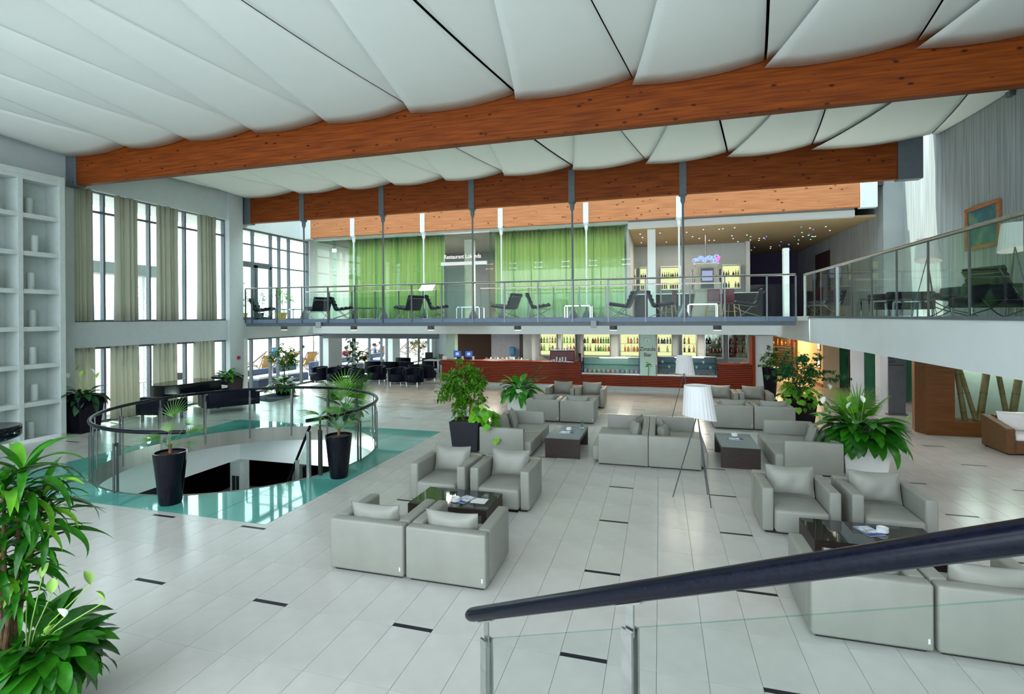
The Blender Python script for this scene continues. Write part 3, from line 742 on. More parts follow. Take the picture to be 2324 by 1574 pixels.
# =================================================================== FURNITURE
def pillow(w, h, t, sag=.0, n=14):
    """cushion in the x-z plane, thickness along y"""
    mb = MB()
    def top(sgn):
        def fn(u, v):
            a, b_ = 2 * u - 1, 2 * v - 1
            k = max(0, (1 - abs(a) ** 3.2)) ** .55 * max(0, (1 - abs(b_) ** 3.2)) ** .55
            pin = 1 - .05 * (1 - b_ * b_); pin2 = 1 - .05 * (1 - a * a)
            wr = .006 * math.sin(7 * a + 3 * b_) * k
            return (a * w / 2 * pin, sgn * (t / 2 * k + wr + .002), b_ * h / 2 * pin2 - sag * (1 - a * a) * (b_ + 1) / 2)
        return fn
    mb.grid(top(-1), n, n); o = len(mb.v)
    m2 = MB().grid(top(1), n, n); m2.f = [tuple(reversed(f)) for f in m2.f]
    mb.add(m2.v, m2.f)
    return mb
def pillow_edge(w, h, sag=.0, r=.007):
    pts = []
    for k in range(48):
        q = k / 12; i = int(q); f = (q - i) * 2 - 1
        a, b_ = [(f, -1), (1, f), (-f, 1), (-1, -f)][i]
        pin = 1 - .05 * (1 - b_ * b_); pin2 = 1 - .05 * (1 - a * a)
        pts.append((a * w / 2 * pin, 0, b_ * h / 2 * pin2 - sag * (1 - a * a) * (b_ + 1) / 2))
    return MB().tube(pts, r, 6, closed=True)
def put(mb, loc, rx=0, ry=0, rz=0):
    m = Matrix.Translation(loc) @ Matrix.Rotation(rz, 4, 'Z') @ Matrix.Rotation(ry, 4, 'Y') @ Matrix.Rotation(rx, 4, 'X')
    return mb.xf(m)
CW, CD, CH = .975, .93, .62
def make_armchair():
    e = empty('armchair', (0, 0, 0))
    h = CW / 2; d = CD / 2
    B('plinth', M_blackmatte, (-h + .05, h - .05, -d + .05, d - .05, 0, .035), e)
    B('backrest', M_leather, (-h + .004, h - .004, -d, -d + .15, .03, CH), e, bevel=.028, seg=3, smooth=True)
    for s in (-1, 1):
        x0, x1 = sorted((s * (h - .004), s * (h - .15)))
        B('arm', M_leather, (x0, x1, -d + .152, d - .02, .03, CH), e, bevel=.028, seg=3, smooth=True)
    B('seat', M_leather, (-h + .155, h - .155, -d + .153, d + .04, .035, .35), e, bevel=.045, seg=3, smooth=True)
    c = put(pillow(.64, .43, .20, .015), (0, -d + .25, .555), rx=.20).build('back_cushion', M_leather, e, smooth='all')
    put(pillow_edge(.64, .43, .015), (0, -d + .25, .555), rx=.20).build('piping', M_leather_d, c, smooth='all')
    B('maker_tag', M_paperwhite, (h - .055, h - .04, -d - .004, -d + .002, .10, .145), e)
    return e
ac = make_armchair()
used = [False]
def armchair(x, y, rz, label, group):
    if not used[0]:
        used[0] = True; o = ac; o.location = (x, y, 0); o.rotation_euler = (0, 0, rz)
    else: o = copy_tree(ac, None, (x, y, 0), rz)
    tag(o, label, 'armchair', group); return o
PI = math.pi
for (xl, xr_, yb, x2l, x2r, yf, what, sl, sr) in (
        (-3.80, -1.83, 5.29, -3.95, -1.93, 7.60, 'at the table nearest the stairwell', 'stairwell', 'open floor'),
        (1.33, 3.30, 5.35, 1.34, 3.40, 7.75, 'at the table by the stair handrail', 'open floor', 'gallery'),
        (-3.72, -1.76, 14.33, -3.70, -1.74, 16.85, 'in the group behind the white planter', 'stairwell', 'open floor'),
        (1.36, 3.32, 14.58, 1.34, 3.30, 17.0, 'in the group beside the big ficus', 'open floor', 'gallery')):
    armchair(xl + CW / 2, yb + CD / 2, 0, 'grey armchair facing the bar %s, %s side' % (what, sl), None)
    armchair(xr_ - CW / 2, yb + CD / 2, 0, 'grey armchair facing the bar %s, %s side' % (what, sr), None)
    armchair(x2l + CW / 2, yf + CD / 2, PI, 'grey armchair backing onto the bar %s, %s side' % (what, sl), None)
    armchair(x2r - CW / 2, yf + CD / 2, PI, 'grey armchair backing onto the bar %s, %s side' % (what, sr), None)

def make_sofa(label, x, y, rz, L, npil=2, flip=1, m=M_leather):
    """length along local x, faces +y"""
    e = empty('sofa', (x, y, 0), rz); tag(e, label, 'sofa')
    h = L / 2; d = .50
    B('plinth', M_blackmatte, (-h + .06, h - .06, -d + .06, d - .04, 0, .035), e)
    B('backrest', m, (-h + .12, h - .12, -d, -d + .13, .03, .62), e, bevel=.022, seg=2, smooth=True)
    for s in (-1, 1):
        x0, x1 = sorted((s * h, s * (h - .118)))
        B('arm', m, (x0, x1, -d, d - .02, .03, .63), e, bevel=.02, seg=2, smooth=True)
    for s in (-1, 1):
        x0, x1 = sorted((s * .003, s * (h - .121)))
        B('seat_cushion', m, (x0, x1, -d + .133, d + .12, .05, .35), e, bevel=.045, seg=3, smooth=True)
    return e
def throw(label, x, y, z, rx, rz, w=.46, h=.44, t=.17):
    o = put(pillow(w, h, t, .01), (0, 0, 0), rx=rx).build('throw_cushion', M_leather, smooth='all', loc=(x, y, z), rz=rz)
    e = put(pillow_edge(w, h, .01), (0, 0, 0), rx=rx).build('piping', M_leather_d, o, smooth='all')
    tag(o, label, 'cushion'); return o
SL = 2.12; YS = 10.45 + SL / 2
make_sofa('grey leather sofa facing away from the stairwell, its back to the ficus pot', -3.25, YS, -PI / 2, SL)
make_sofa('grey leather sofa backing onto its twin, facing the stairwell', -.735, YS + .02, PI / 2, SL)
make_sofa('grey leather sofa backing onto its twin, facing the gallery side', .27, YS + .02, -PI / 2, SL)
make_sofa('grey leather sofa by the large white planter, facing the stairwell', 2.72, YS + .25, PI / 2, SL)
throw('grey cushion on the sofa by the ficus pot, far end', -3.42, 11.95, .545, .28, -PI / 2 + .2, .52, .46)
throw('grey cushion on the sofa by the ficus pot, near end', -3.47, 11.30, .545, .25, -PI / 2 - .1, .50, .44)
throw('grey cushion on the sofa facing the stairwell, near end', -.52, 11.22, .555, .15, PI / 2 + .35, .40, .42, .19)
throw('grey cushion on the sofa facing the stairwell, far end', -.50, 11.85, .555, .25, PI / 2 - .25, .44, .44)
throw('grey cushion on the sofa facing the gallery side, near end', .07, 11.05, .555, .2, -PI / 2 - .30, .42, .42, .2)
throw('grey cushion on the sofa facing the gallery side, far end', .04, 11.70, .555, .25, -PI / 2 + .25, .44, .44)
throw('plump grey cushion on the sofa by the large white planter', 2.93, 11.62, .555, .28, PI / 2 - .15, .54, .46)

def low_table(label, x0, x1, y0, y1, h, axis, gm):
    e = empty('coffee_table', ((x0 + x1) / 2, (y0 + y1) / 2, 0)); tag(e, label, 'coffee table')
    a, b_ = (x1 - x0) / 2, (y1 - y0) / 2
    B('tabletop', M_wenge, (-a, a, -b_, b_, h - .075, h - .008), e)
    B('glass_top', gm, (-a + .004, a - .004, -b_ + .004, b_ - .004, h - .007, h), e)
    t = .07
    for s in (-1, 1):
        if axis == 'y': q = sorted((s * b_, s * (b_ - t))); B('end_panel', M_wenge, (-a, a, q[0], q[1], 0, h - .0755), e)
        else: q = sorted((s * a, s * (a - t))); B('end_panel', M_wenge, (q[0], q[1], -b_, b_, 0, h - .0755), e)
    return e
low_table('dark wood coffee table with glass top carrying a tumbler of water', -2.37, -1.63, 10.75, 12.08, .41, 'y', M_tblglassg)
low_table('dark wood coffee table with glass top in front of the sofa by the white planter', 1.145, 1.86, 10.87, 12.16, .41, 'y', M_tblglassg)
low_table('black glass coffee table nearest the stairwell', -3.46, -2.28, 6.62, 7.36, .36, 'x', M_tblglass)
low_table('black glass coffee table by the stair handrail', 1.73, 3.10, 6.77, 7.48, .36, 'x', M_tblglass)
low_table('dark coffee table in the group behind the white planter near the bar', -3.3, -2.2, 15.75, 16.35, .36, 'x', M_tblglassg)
low_table('dark coffee table in the group beside the big ficus near the bar', 1.75, 2.9, 15.95, 16.55, .36, 'x', M_tblglassg)
def ashtray(label, p):
    e = empty('ashtray', p); tag(e, label, 'ashtray')
    MB().lathe([(.055, 0), (.065, .01), (.062, .06), (.055, .062), (.05, .02), (.005, .018)], 18).build('bowl', M_paperwhite, e, smooth=True)
    MB().lathe([(.03, .019), (.045, .026), (.02, .032), (.002, .034)], 12).build('contents', M_soil, e)
def booklet(label, p, rz, w=.21, l=.29, m=M_print, cover=M_blue):
    e = empty('magazine', p, rz); tag(e, label, 'magazine')
    B('pages', M_paperwhite, (-w / 2 + .003, w / 2 - .003, -l / 2 + .003, l / 2 - .003, .001, .008), e)
    B('cover', cover, (-w / 2, w / 2, -l / 2, l / 2, .008, .010), e)
    B('cover_picture', m, (-w / 2 + .01, w / 2 - .01, -l / 2 + .07, l / 2 - .01, .010, .0105), e)
ashtray('white ashtray on the black glass table nearest the stairwell', PZ(1034, 1137, .36))
booklet('blue brochure beside the ashtray on the table nearest the stairwell', PZ(1056, 1133, .36), -.35)
B('paper_sheet', M_paperwhite, (-.11, .11, -.10, .10, 0, .002)).location = PZ(1088, 1136, .36)
tag(bpy.data.objects['paper_sheet'], 'white paper sheet on the table nearest the stairwell', 'paper')
ashtray('white ashtray on the table by the stair handrail', PZ(2003, 1207, .36))
booklet('open brochure on the table by the stair handrail', PZ(1972, 1205, .36), .35)
ashtray('white ashtray on the table with the water tumbler', PZ(1290, 978, .41) + Vector((0, .06, .011)))
booklet('blue booklet under the ashtray on the table with the tumbler', PZ(1286, 981, .41), 1.5)
ashtray('white ashtray on the table in front of the sofa by the white planter', PZ(1668, 992, .41) + Vector((0, .06, .011)))
booklet('blue booklet under the ashtray near the white planter', PZ(1669, 996, .41), 1.5)
p = PZ(1321, 970, .41)
e = empty('water_tumbler', p); tag(e, 'clear tall water tumbler on a coffee table', 'tumbler')
MB().lathe([(.028, 0), (.032, .16), (.029, .16), (.026, .01), (.002, .008)], 16).build('glass_body', glass('tumbler_glass', (.85, .92, .92), .9), e, smooth=True)
MB().lathe([(.025, .012), (.027, .10), (.002, .10)], 14).build('water', glass('water', (.75, .85, .86), .9), e, smooth=True)
MB().lathe([(.05, 0), (.05, .006)], 16).build('coaster', M_paperwhite, e)

# ---- floor lamps
def floor_lamp(label, x, y, z, s=1.0, rz=0.0, spread=.33, feet=None, h=1.86):
    e = empty('floor_lamp', (x, y, z), rz); tag(e, label, 'floor lamp')
    apex = Vector((0, 0, 1.40 * s))
    ft = feet or [Vector((spread * math.cos(a), spread * math.sin(a), 0)) for a in (.3, 2.4, 4.5)]
    for f in ft: MB().tube([f, apex + (apex - f) * .05 + Vector((0, 0, 0))], [.009, .012], 6).build('leg', M_darksteel, e, smooth=True)
    z0, z1 = 1.33 * s, h * s; r0, r1 = .26 * s, .205 * s
    def fn(u, v):
        a = 2 * math.pi * u; pl = 1 + .025 * math.sin(26 * a) * (1 - .6 * v)
        rr = (r0 + (r1 - r0) * v) * pl
        return (rr * math.cos(a) + .03 * (1 - v), rr * math.sin(a), z0 + (z1 - z0) * v - (.05 * math.cos(a - .6) * (1 - v)))
    MB().grid(fn, 104, 6, wrapu=True).build('shade', M_shade, e, smooth='all')
    MB().lathe([(r1 * .98, h * s - .03), (r1 * .98, h * s - .012)], 32).build('diffuser', M_shade, e)
    MB().ball((0, 0, z0 + .25 * s), .05, 10, 6).build('bulb', emis('bulb', (1, .8, .6), 8.0) if 'bulb' not in MATS else MATS['bulb'], e, smooth='all')
    return e
lc = Vector((0.58, 8.88, 0))
floor_lamp('white shaded tripod floor lamp standing by the back-to-back sofas', lc.x, lc.y, 0, feet=[PZ(1527, 1127) - lc, PZ(1614, 1152) - lc, PZ(1606, 1122) - lc])
p = PZ(1555, 960)
floor_lamp('white shaded tripod floor lamp between the sofas and the bar', p.x, p.y + .35, 0, rz=.6, spread=.36)

# ---- foreground stair and handrail
RP0 = Vector((-.864, 2.25, 1.61)); RP1 = Vector((.646, 1.174, 2.588))
sdir = (RP1 - RP0); hd = Vector((sdir.x, sdir.y, 0)); hl = hd.length; hd.normalize(); pd = Vector((-hd.y, hd.x, 0))
if pd.y > 0: pd = -pd                                    # towards the viewer's side
slope = sdir.z / hl
st = empty('main_stair', (RP0.x, RP0.y, 0)); tag(st, 'pale stair flight with glass balustrade and dark timber handrail', 'stair')
def onr(t, dz=0, side=0):                                # point along the rail, t metres from its lower end
    return hd * t + pd * side + Vector((0, 0, 1.61 + slope * t + dz))
MB().tube([onr(0), onr(.02)] + [onr(.05 + .25 * k) for k in range(16)], [.022, .029] + [.031] * 16, 16).build('handrail', M_blackwood, st, smooth=True)
for k in range(-4, 13):
    t = .30 * k; z = .66 + .1616 * k
    a = hd * t + pd * .06; b_ = hd * t + pd * 1.6
    MB().bar(a + hd * .15 + Vector((0, 0, z - .03)), b_ + hd * .15 + Vector((0, 0, z - .03)), .33, .06).build('tread', M_tile, st)
MB().add([hd * -1.25 + pd * .02 + Vector((0, 0, 0.0)), hd * 3.9 + pd * .02 + Vector((0, 0, .66 + .539 * 3.9 - .35)), hd * 3.9 + pd * .02 + Vector((0, 0, .66 + .539 * 3.9 + .05)), hd * -1.25 + pd * .02 + Vector((0, 0, .10)),
          hd * -1.25 + pd * .08 + Vector((0, 0, 0.0)), hd * 3.9 + pd * .08 + Vector((0, 0, .66 + .539 * 3.9 - .35)), hd * 3.9 + pd * .08 + Vector((0, 0, .66 + .539 * 3.9 + .05)), hd * -1.25 + pd * .08 + Vector((0, 0, .10))],
         [(0, 1, 2, 3), (7, 6, 5, 4), (0, 4, 5, 1), (1, 5, 6, 2), (2, 6, 7, 3), (3, 7, 4, 0)]).build('stringer', M_white, st)
tps = []
for px, py in ((1104, 1405), (1430, 1356)):
    # which t on the rail projects to this column
    best = min((abs(proj(RP0.xyz * 0 + Vector((RP0.x, RP0.y, 0)) + onr(k * .002))[0] - px), k * .002) for k in range(0, 900))
    tps.append(best[1])
tps += [tps[1] + 1.25, tps[1] + 2.2]
for t in tps:
    c0 = hd * t; zt = 1.61 + slope * t; zb = .64 + slope * t
    po = MB()
    for s in (-1, 1):
        q = c0 + pd * (s * .016)
        po.bar(q + Vector((0, 0, zb - .1)), q + Vector((0, 0, zt - .115)), .042, .010, up=tuple(pd))
    po.bar(c0 + Vector((0, 0, zt - .14)), c0 + Vector((0, 0, zt - .03)), .030, .008, up=tuple(pd))
    po.bar(c0 - hd * .05 + Vector((0, 0, zt - .036 - slope * .05)), c0 + hd * .05 + Vector((0, 0, zt - .036 + slope * .05)), .028, .006)
    po.build('post', M_steel, st)
for a, b_ in zip(tps[:-1], tps[1:]):
    a2 = a - .035 if a == tps[0] else a + .002; b2 = b_ - .002
    def gl(u, v): 
        t = a2 + (b2 - a2) * u
        return hd * t + Vector((0, 0, 0.70 + slope * t + (.795 - .0) * v))
    MB().grid(gl, 1, 1).build('glass_panel', M_glass, st)
    MB().tube([gl(0, 1), gl(1, 1)], .0018, 5).build('glass_edge', M_glassg, st)

# ---- dark benches, piano, mat by the tall windows
def bench(label, x, y, rz, L):
    e = empty('lounge_bench', (x, y, 0), rz); tag(e, label, 'sofa')
    h = L / 2
    B('backrest', M_bleather, (-h, h, -.42, -.26, .20, .72), e, bevel=.02, smooth=True)
    B('seat', M_bleather, (-h, h, -.258, .40, .20, .42), e, bevel=.03, smooth=True)
    for s in (-1, 1):
        q = sorted((s * (h + .001), s * (h + .13))); B('arm', M_bleather, (q[0], q[1], -.42, .40, .20, .60), e, bevel=.02, smooth=True)
    for sx in (-1, 1):
        for sy in (-.34, .32): B('leg', M_steel, (sx * (h - .02) - .03, sx * (h - .02) + .03, sy - .03, sy + .03, 0, .199), e)
bench('dark blue leather sofa behind the stairwell, nearer the bookshelf', -14.3, 11.9, .24, .75)
bench('dark blue leather sofa behind the stairwell, nearer the terrace', -13.45, 13.55, .97, 1.35)
pn = empty('grand_piano', (-14.85, 13.25, 0), PI - .2); tag(pn, 'closed black grand piano between the tall windows and the dark sofas', 'piano')
sh_ = [(-.62, -.75), (.62, -.75), (.62, .2), (.35, .9), (-.1, 1.15), (-.5, 1.0), (-.62, .6)]
MB().prism(sh_, .62, .93).build('case', M_black, pn, bevel=.01)
MB().prism([(a * 1.02, b_ * 1.01) for a, b_ in sh_], .931, .96).build('lid', M_black, pn)
MB().box(-.58, .58, -.98, -.751, .66, .74).build('keyboard', M_paperwhite, pn)
MB().box(-.62, .62, -1.0, -.751, .58, .655).build('key_bed', M_black, pn)
for (x, y) in ((-.5, -.7), (.5, -.7), (0, .9)): MB().cyl((x, y, 0), (x, y, .619), .05, .07).build('leg', M_black, pn)
mt = MB().prism([tuple(PZ(*q))[:2] for q in ((558, 905), (615, 912), (680, 898), (622, 892))], 0.001, .012).build('door_mat', mat('mat_pile', (.04, .055, .09), .95, bump=.5), None)
tag(mt, 'dark blue entrance mat on the floor behind the stairwell', 'mat')
sd = empty('drum_table', PX(8, 1040, -11.9)); tag(sd, 'glossy black round drum table beside the white cubby shelf', 'table')
pp = PX(-28, 1000, -11.2); sd.location = (-11.2, pp.y, 0)
MB().lathe([(.20, .86), (.42, .95), (.44, .99), (.44, 1.13), (.43, 1.15)], 28).build('top', M_black, sd, smooth=True)
MB().lathe([(.26, 0), (.26, .03), (.05, .06), (.045, .86)], 20).build('pedestal', M_black, sd, smooth=True)

# ---- tub chairs and tables in the terrace lounge
def make_tub():
    e = empty('tub_chair', (0, 0, 0))
    r_o, r_i = .43, .33
    mb = MB(); n = 20; a0, a1 = math.radians(-25), math.radians(205)
    # horseshoe of constant thickness, open towards +y ... built in the x-y plane
    pts_o = [(r_o * math.cos(a0 + (a1 - a0) * k / n), -r_o * math.sin(a0 + (a1 - a0) * k / n)) for k in range(n + 1)]
    pts_i = [(r_i * math.cos(a0 + (a1 - a0) * k / n), -r_i * math.sin(a0 + (a1 - a0) * k / n)) for k in range(n + 1)]
    zt = lambda k: .66 + .06 * math.sin(math.pi * k / n)
    o = 0
    for k in range(n + 1):
        mb.v += [(*pts_o[k], .10), (*pts_o[k], zt(k)), (*pts_i[k], zt(k)), (*pts_i[k], .10)]
    for k in range(n):
        a, b_ = 4 * k, 4 * k + 4
        for q in range(4): mb.f.append((a + q, a + (q + 1) % 4, b_ + (q + 1) % 4, b_ + q))
    mb.f += [(3, 2, 1, 0), (4 * n, 4 * n + 1, 4 * n + 2, 4 * n + 3)]
    mb.build('shell', M_bleather, e, smooth=True)
    MB().lathe([(.31, .10), (.325, .12), (.325, .38), (.30, .42), (.01, .43)], 20, (0, .03, 0)).build('seat', M_bleather, e, smooth=True)
    for sx in (-.26, .26):
        for sy in (-.24, .22): MB().cyl((sx, sy, 0), (sx, sy, .10), .022, n=8).build('foot', M_chrome, e)
    return e
tub = make_tub(); tubs = []
spots = [(903, 870, PI, 0), (940, 871, PI, 0), (855, 865, PI, .2), (815, 871, -1.2, 0), (786, 862, -.8, 0), (846, 849, .3, 0), (885, 850, .1, 0), (921, 850, -.2, 0),
         (946, 858, .6, 0), (973, 861, -.9, 0), (915, 838, 0, 0), (975, 839, .2, 0), (722, 866, 2.5, 0), (759, 868, 2.8, 0)]
names = ['pair nearest the bar floor, terrace side', 'pair nearest the bar floor, bar side', 'single one behind the footbridge downlight', 'one beside the fan palm', 'one under the white pier', 'row behind the rubber plant, first', 'row behind the rubber plant, second', 'row behind the rubber plant, third', 'row by the clipped tree, first', 'row by the clipped tree, second', 'last row, first', 'last row, second', 'pair at the pier, first', 'pair at the pier, second']
for k, (px, py, rz, _) in enumerate(spots):
    p = PZ(px, py)
    o = tub if k == 0 else copy_tree(tub)
    o.location = (p.x, p.y, 0); o.rotation_euler = (0, 0, rz)
    tag(o, 'dark blue leather tub chair on chrome feet in the terrace lounge', 'tub chair', 'tub chairs in the terrace lounge')
ct = empty('lounge_table', (0, 0, 0))
B('tabletop', M_blackwood, (-.35, .35, -.35, .35, .44, .48), ct); MB().lathe([(.26, 0), (.26, .02), (.03, .03), (.03, .44)], 16).build('pedestal', M_chrome, ct, smooth=True)
for k, (px, py) in enumerate(((795, 879), (880, 858), (962, 850), (930, 846))):
    p = PZ(px, py); o = ct if k == 0 else copy_tree(ct)
    o.location = (p.x, p.y, 0); tag(o, 'low dark square table on a chrome foot among the tub chairs', 'table', 'low tables in the terrace lounge')
# high-backed dark chairs and tables at the far end of the lounge
dc = empty('dining_chair', (0, 0, 0))
B('seat', M_blackmatte, (-.22, .22, -.22, .22, .43, .47), dc, bevel=.01); B('backrest', M_blackmatte, (-.22, .22, -.24, -.20, .471, 1.0), dc, bevel=.01)
for sx in (-.19, .19):
    for sy in (-.19, .19): B('leg', M_blackmatte, (sx - .02, sx + .02, sy - .02, sy + .02, 0, .43), dc)
for k, (px, py, rz) in enumerate(((976, 838, .2), (1009, 845, -.6))):
    p = PZ(px, py); o = dc if k == 0 else copy_tree(dc)
    o.location = (p.x, p.y, 0); o.rotation_euler = (0, 0, rz); tag(o, 'dark high-backed chair at the far end of the terrace lounge', 'chair', 'dark chairs at the end of the lounge')
wt = empty('bistro_table', (0, 0, 0))
B('tabletop', M_paperwhite, (-.4, .4, -.4, .4, .72, .76), wt); MB().lathe([(.25, 0), (.25, .02), (.03, .03), (.03, .72)], 16).build('pedestal', M_chrome, wt, smooth=True)
p = PZ(985, 848); wt.location = (p.x, p.y, 0); tag(wt, 'white topped bistro table between the dark high-backed chairs', 'table')

# ---- lounge chairs of crossed steel and tufted leather
def tufted(w, p0, p1, t, nx, ny):
    """slab of width w from p0 to p1 in the y-z plane, with quilted top"""
    a = Vector((0, *p0)); b_ = Vector((0, *p1)); d = b_ - a; nrm = Vector((0, -d.z, d.y)).normalized()
    if nrm.z < 0: nrm = -nrm
    mb = MB()
    def top(u, v):
        q = abs(math.sin(math.pi * nx * u)) ** .6 * abs(math.sin(math.pi * ny * v)) ** .6
        return a + d * v + Vector(((u - .5) * w, 0, 0)) + nrm * (t * (.68 + .32 * q) if 0 < u < 1 and 0 < v < 1 else t * .45)
    def bot(u, v): return a + d * (1 - v) + Vector(((u - .5) * w, 0, 0))
    mb.grid(top, nx * 4, ny * 4)
    o = len(mb.v); w_, h_ = nx * 4, ny * 4
    mb.grid(bot, nx * 4, ny * 4)
    W = w_ + 1
    ed = [i for i in range(W)] + [j * W + w_ for j in range(1, h_ + 1)] + [h_ * W + i for i in range(w_ - 1, -1, -1)] + [j * W for j in range(h_ - 1, 0, -1)]
    fl_ = lambda i: o + (h_ - i // W) * W + i % W
    for i, j in zip(ed, ed[1:] + ed[:1]): mb.f.append((j, i, fl_(i), fl_(j)))
    return mb
def make_lounger():
    e = empty('lounge_chair', (0, 0, 0))
    tufted(.74, (-.20, .31), (.42, .40), .12, 5, 4).build('seat_cushion', M_bleather, e, smooth=True)
    bk = tufted(.74, (-.24, .34), (-.44, .84), .12, 5, 4)
    bk.build('back_cushion', M_bleather, e, smooth=True)
    for s in (-.35, .35):
        c1 = [(s, -.46 + .78 * t + .05 * math.sin(math.pi * t), .80 * (1 - t) ** 1.7 + .0) for t in [k / 10 for k in range(11)]]
        c2 = [(s, .42 - .78 * t, .36 * (1 - t) - .10 * math.sin(math.pi * t) * (1 - t) * 1.0 if t < 1 else 0) for t in [k / 10 for k in range(11)]]
        for c_ in (c1, c2):
            MB().tube(c_, .012, 6).build('frame_bar', M_darksteel, e, smooth=True)
    for (y, z) in ((-.44, .74), (.40, .35), (-.06, .29)): MB().cyl((-.35, y, z), (.35, y, z), .01, n=6).build('cross_bar', M_darksteel, e)
    return e
lng = make_lounger()
def lounger(k, x, y, z, rz, label, group=None):
    o = lng if k == 0 else copy_tree(lng)
    o.location = (x, y, z + .013); o.rotation_euler = (0, 0, rz); tag(o, label, 'lounge chair', group); return o
LB = 'black tufted lounge chair on the footbridge, '
bl = [(597, -PI / 2 + .45, 'beside the ochre pots'), (722, PI / 2 - .45, 'facing the ochre pots'), (776, -PI / 2 + .5, 'back to back with the one facing the pots'),
      (928, PI / 2 - .35, 'facing the first steel table'), (992, -PI / 2 + .40, 'by the restaurant door'), (1150, PI / 2 - .20, 'facing the restaurant landing'),
      (1222, -PI / 2 + .22, 'facing the table in the middle of the bridge'), (1412, PI / 2 - .08, 'backing onto the upstairs bar column'), (1498, -PI / 2 + .06, 'in front of the gaming machines'),
      (1698, PI / 2 - .12, 'near the white post by the gallery')]
for k, (px, rz, w) in enumerate(bl):
    p = PY(px, 720, 17.3); lounger(k, p.x, 17.3, ZG, rz, LB + w)
def side_table(label, x, y, z, w=.9, d=.55, h=.45, rz=0.0):
    e = empty('side_table', (x, y, z), rz); tag(e, label, 'side table')
    B('tabletop', glass('table_sheet', (.75, .9, .92), .9) if 'table_sheet' not in MATS else MATS['table_sheet'], (-w / 2, w / 2, -d / 2, d / 2, h - .015, h), e)
    MB().box(-w / 2, w / 2, -d / 2, -d / 2 + .03, h - .05, h - .016).box(-w / 2, w / 2, d / 2 - .03, d / 2, h - .05, h - .016).box(-w / 2, -w / 2 + .03, -d / 2, d / 2, h - .05, h - .016).box(w / 2 - .03, w / 2, -d / 2, d / 2, h - .05, h - .016).build('top_frame', M_chrome, e)
    for sx in (-1, 1):
        for sy in (-1, 1): B('leg', M_chrome, (sx * (w / 2 - .02) - .014, sx * (w / 2 - .02) + .014, sy * (d / 2 - .02) - .014, sy * (d / 2 - .02) + .014, 0, h - .051), e)
for px, w in ((655, 'near the ochre pots'), (840, 'between the first chairs'), (1068, 'by the restaurant door'), (1313, 'in the middle of the bridge'), (1594, 'in front of the gaming machines')):
    p = PY(px, 720, 17.5); side_table('steel and glass side table on the footbridge ' + w, p.x, 17.5, ZG)
# =================================================================== PLANTS
def leaf_blade(L, W, droop, stalk=.25, n=9, fold=.18, tip=1.0, name='leaf', m=None, wave=0.0):
    """stalk then pointed blade, growing along +x and arching down"""
    mb = MB(); rows = []
    for i in range(n + 1):
        t = i / n
        s = t
        ang = -droop * s
        rows.append(s)
    x = z = 0; prev = 0; pts = []
    for i in range(n + 1):
        s = i / n
        a = -droop * s
        if i: x += math.cos(a) * L / n; z += math.sin(a) * L / n
        pts.append((x, z, a))
    for i, (x, z, a) in enumerate(pts):
        s = i / n
        if s <= stalk: w = .010 * (1 + 0 * s) * max(.6, L)
        else:
            q = (s - stalk) / (1 - stalk); w = W / 2 * (math.sin(math.pi * q ** .75) ** .8) if q < 1 else 0
            w = max(w, .002)
        wv = wave * math.sin(9 * s) * w
        nx, nz = -math.sin(a), math.cos(a)
        mb.v += [(x + nx * (fold * w), -w, z + nz * (fold * w) + wv), (x, 0, z), (x + nx * (fold * w), w, z + nz * (fold * w) - wv)]
    for i in range(n):
        a, b_ = 3 * i, 3 * i + 3
        mb.f += [(a, a + 1, b_ + 1, b_), (a + 1, a + 2, b_ + 2, b_ + 1)]
    return mb.mesh(name, m, smooth='all')
def heart_leaf(L, m, name='leaf'):
    prof = [(0, .0), (.0, .30), (.12, .46), (.35, .50), (.6, .40), (.82, .20), (1.0, .0)]
    mb = MB()
    for (x, w) in prof:
        xx = x * L; z = -.25 * L * x * x
        mb.v += [(xx - (.10 * L if x == 0 and w > 0 else 0), -w * L, z - .08 * L * w), (xx, 0, z), (xx - (.10 * L if x == 0 and w > 0 else 0), w * L, z - .08 * L * w)]
    for i in range(len(prof) - 1):
        a, b_ = 3 * i, 3 * i + 3
        mb.f += [(a, a + 1, b_ + 1, b_), (a + 1, a + 2, b_ + 2, b_ + 1)]
    return mb.mesh(name, m, smooth='all')
def fan_frond(L, m, rays=17, span=2.7, stalk=.5, droop=.5, name='frond', w=.022):
    mb = MB(); sl = L * stalk
    mb.tube([(0, 0, 0), (sl * .5, 0, sl * .04), (sl, 0, 0)], [.008, .007, .005], 5)
    for k in range(rays):
        a = -span / 2 + span * k / (rays - 1); rl_ = (L - sl) * (1 - .25 * abs(a) / (span / 2))
        d = Vector((math.cos(a), math.sin(a), 0)); nn = Vector((-d.y, d.x, 0))
        pts = []
        for q in (0, .35, .7, 1.0):
            pts.append((Vector((sl, 0, 0)) + d * rl_ * q + Vector((0, 0, -droop * rl_ * q * q * .6 + .02 * q)), w * (1.0 if q < .5 else 1.0 - (q - .5) * 1.9) * (.5 + q if q < .5 else 1)))
        o = len(mb.v)
        for p_, ww in pts: mb.v += [tuple(p_ + nn * ww * .5), tuple(p_ - nn * ww * .5 + Vector((0, 0, .006)))]
        for q in range(3): mb.f.append((o + 2 * q, o + 2 * q + 1, o + 2 * q + 3, o + 2 * q + 2))
    return mb.mesh(name, m)
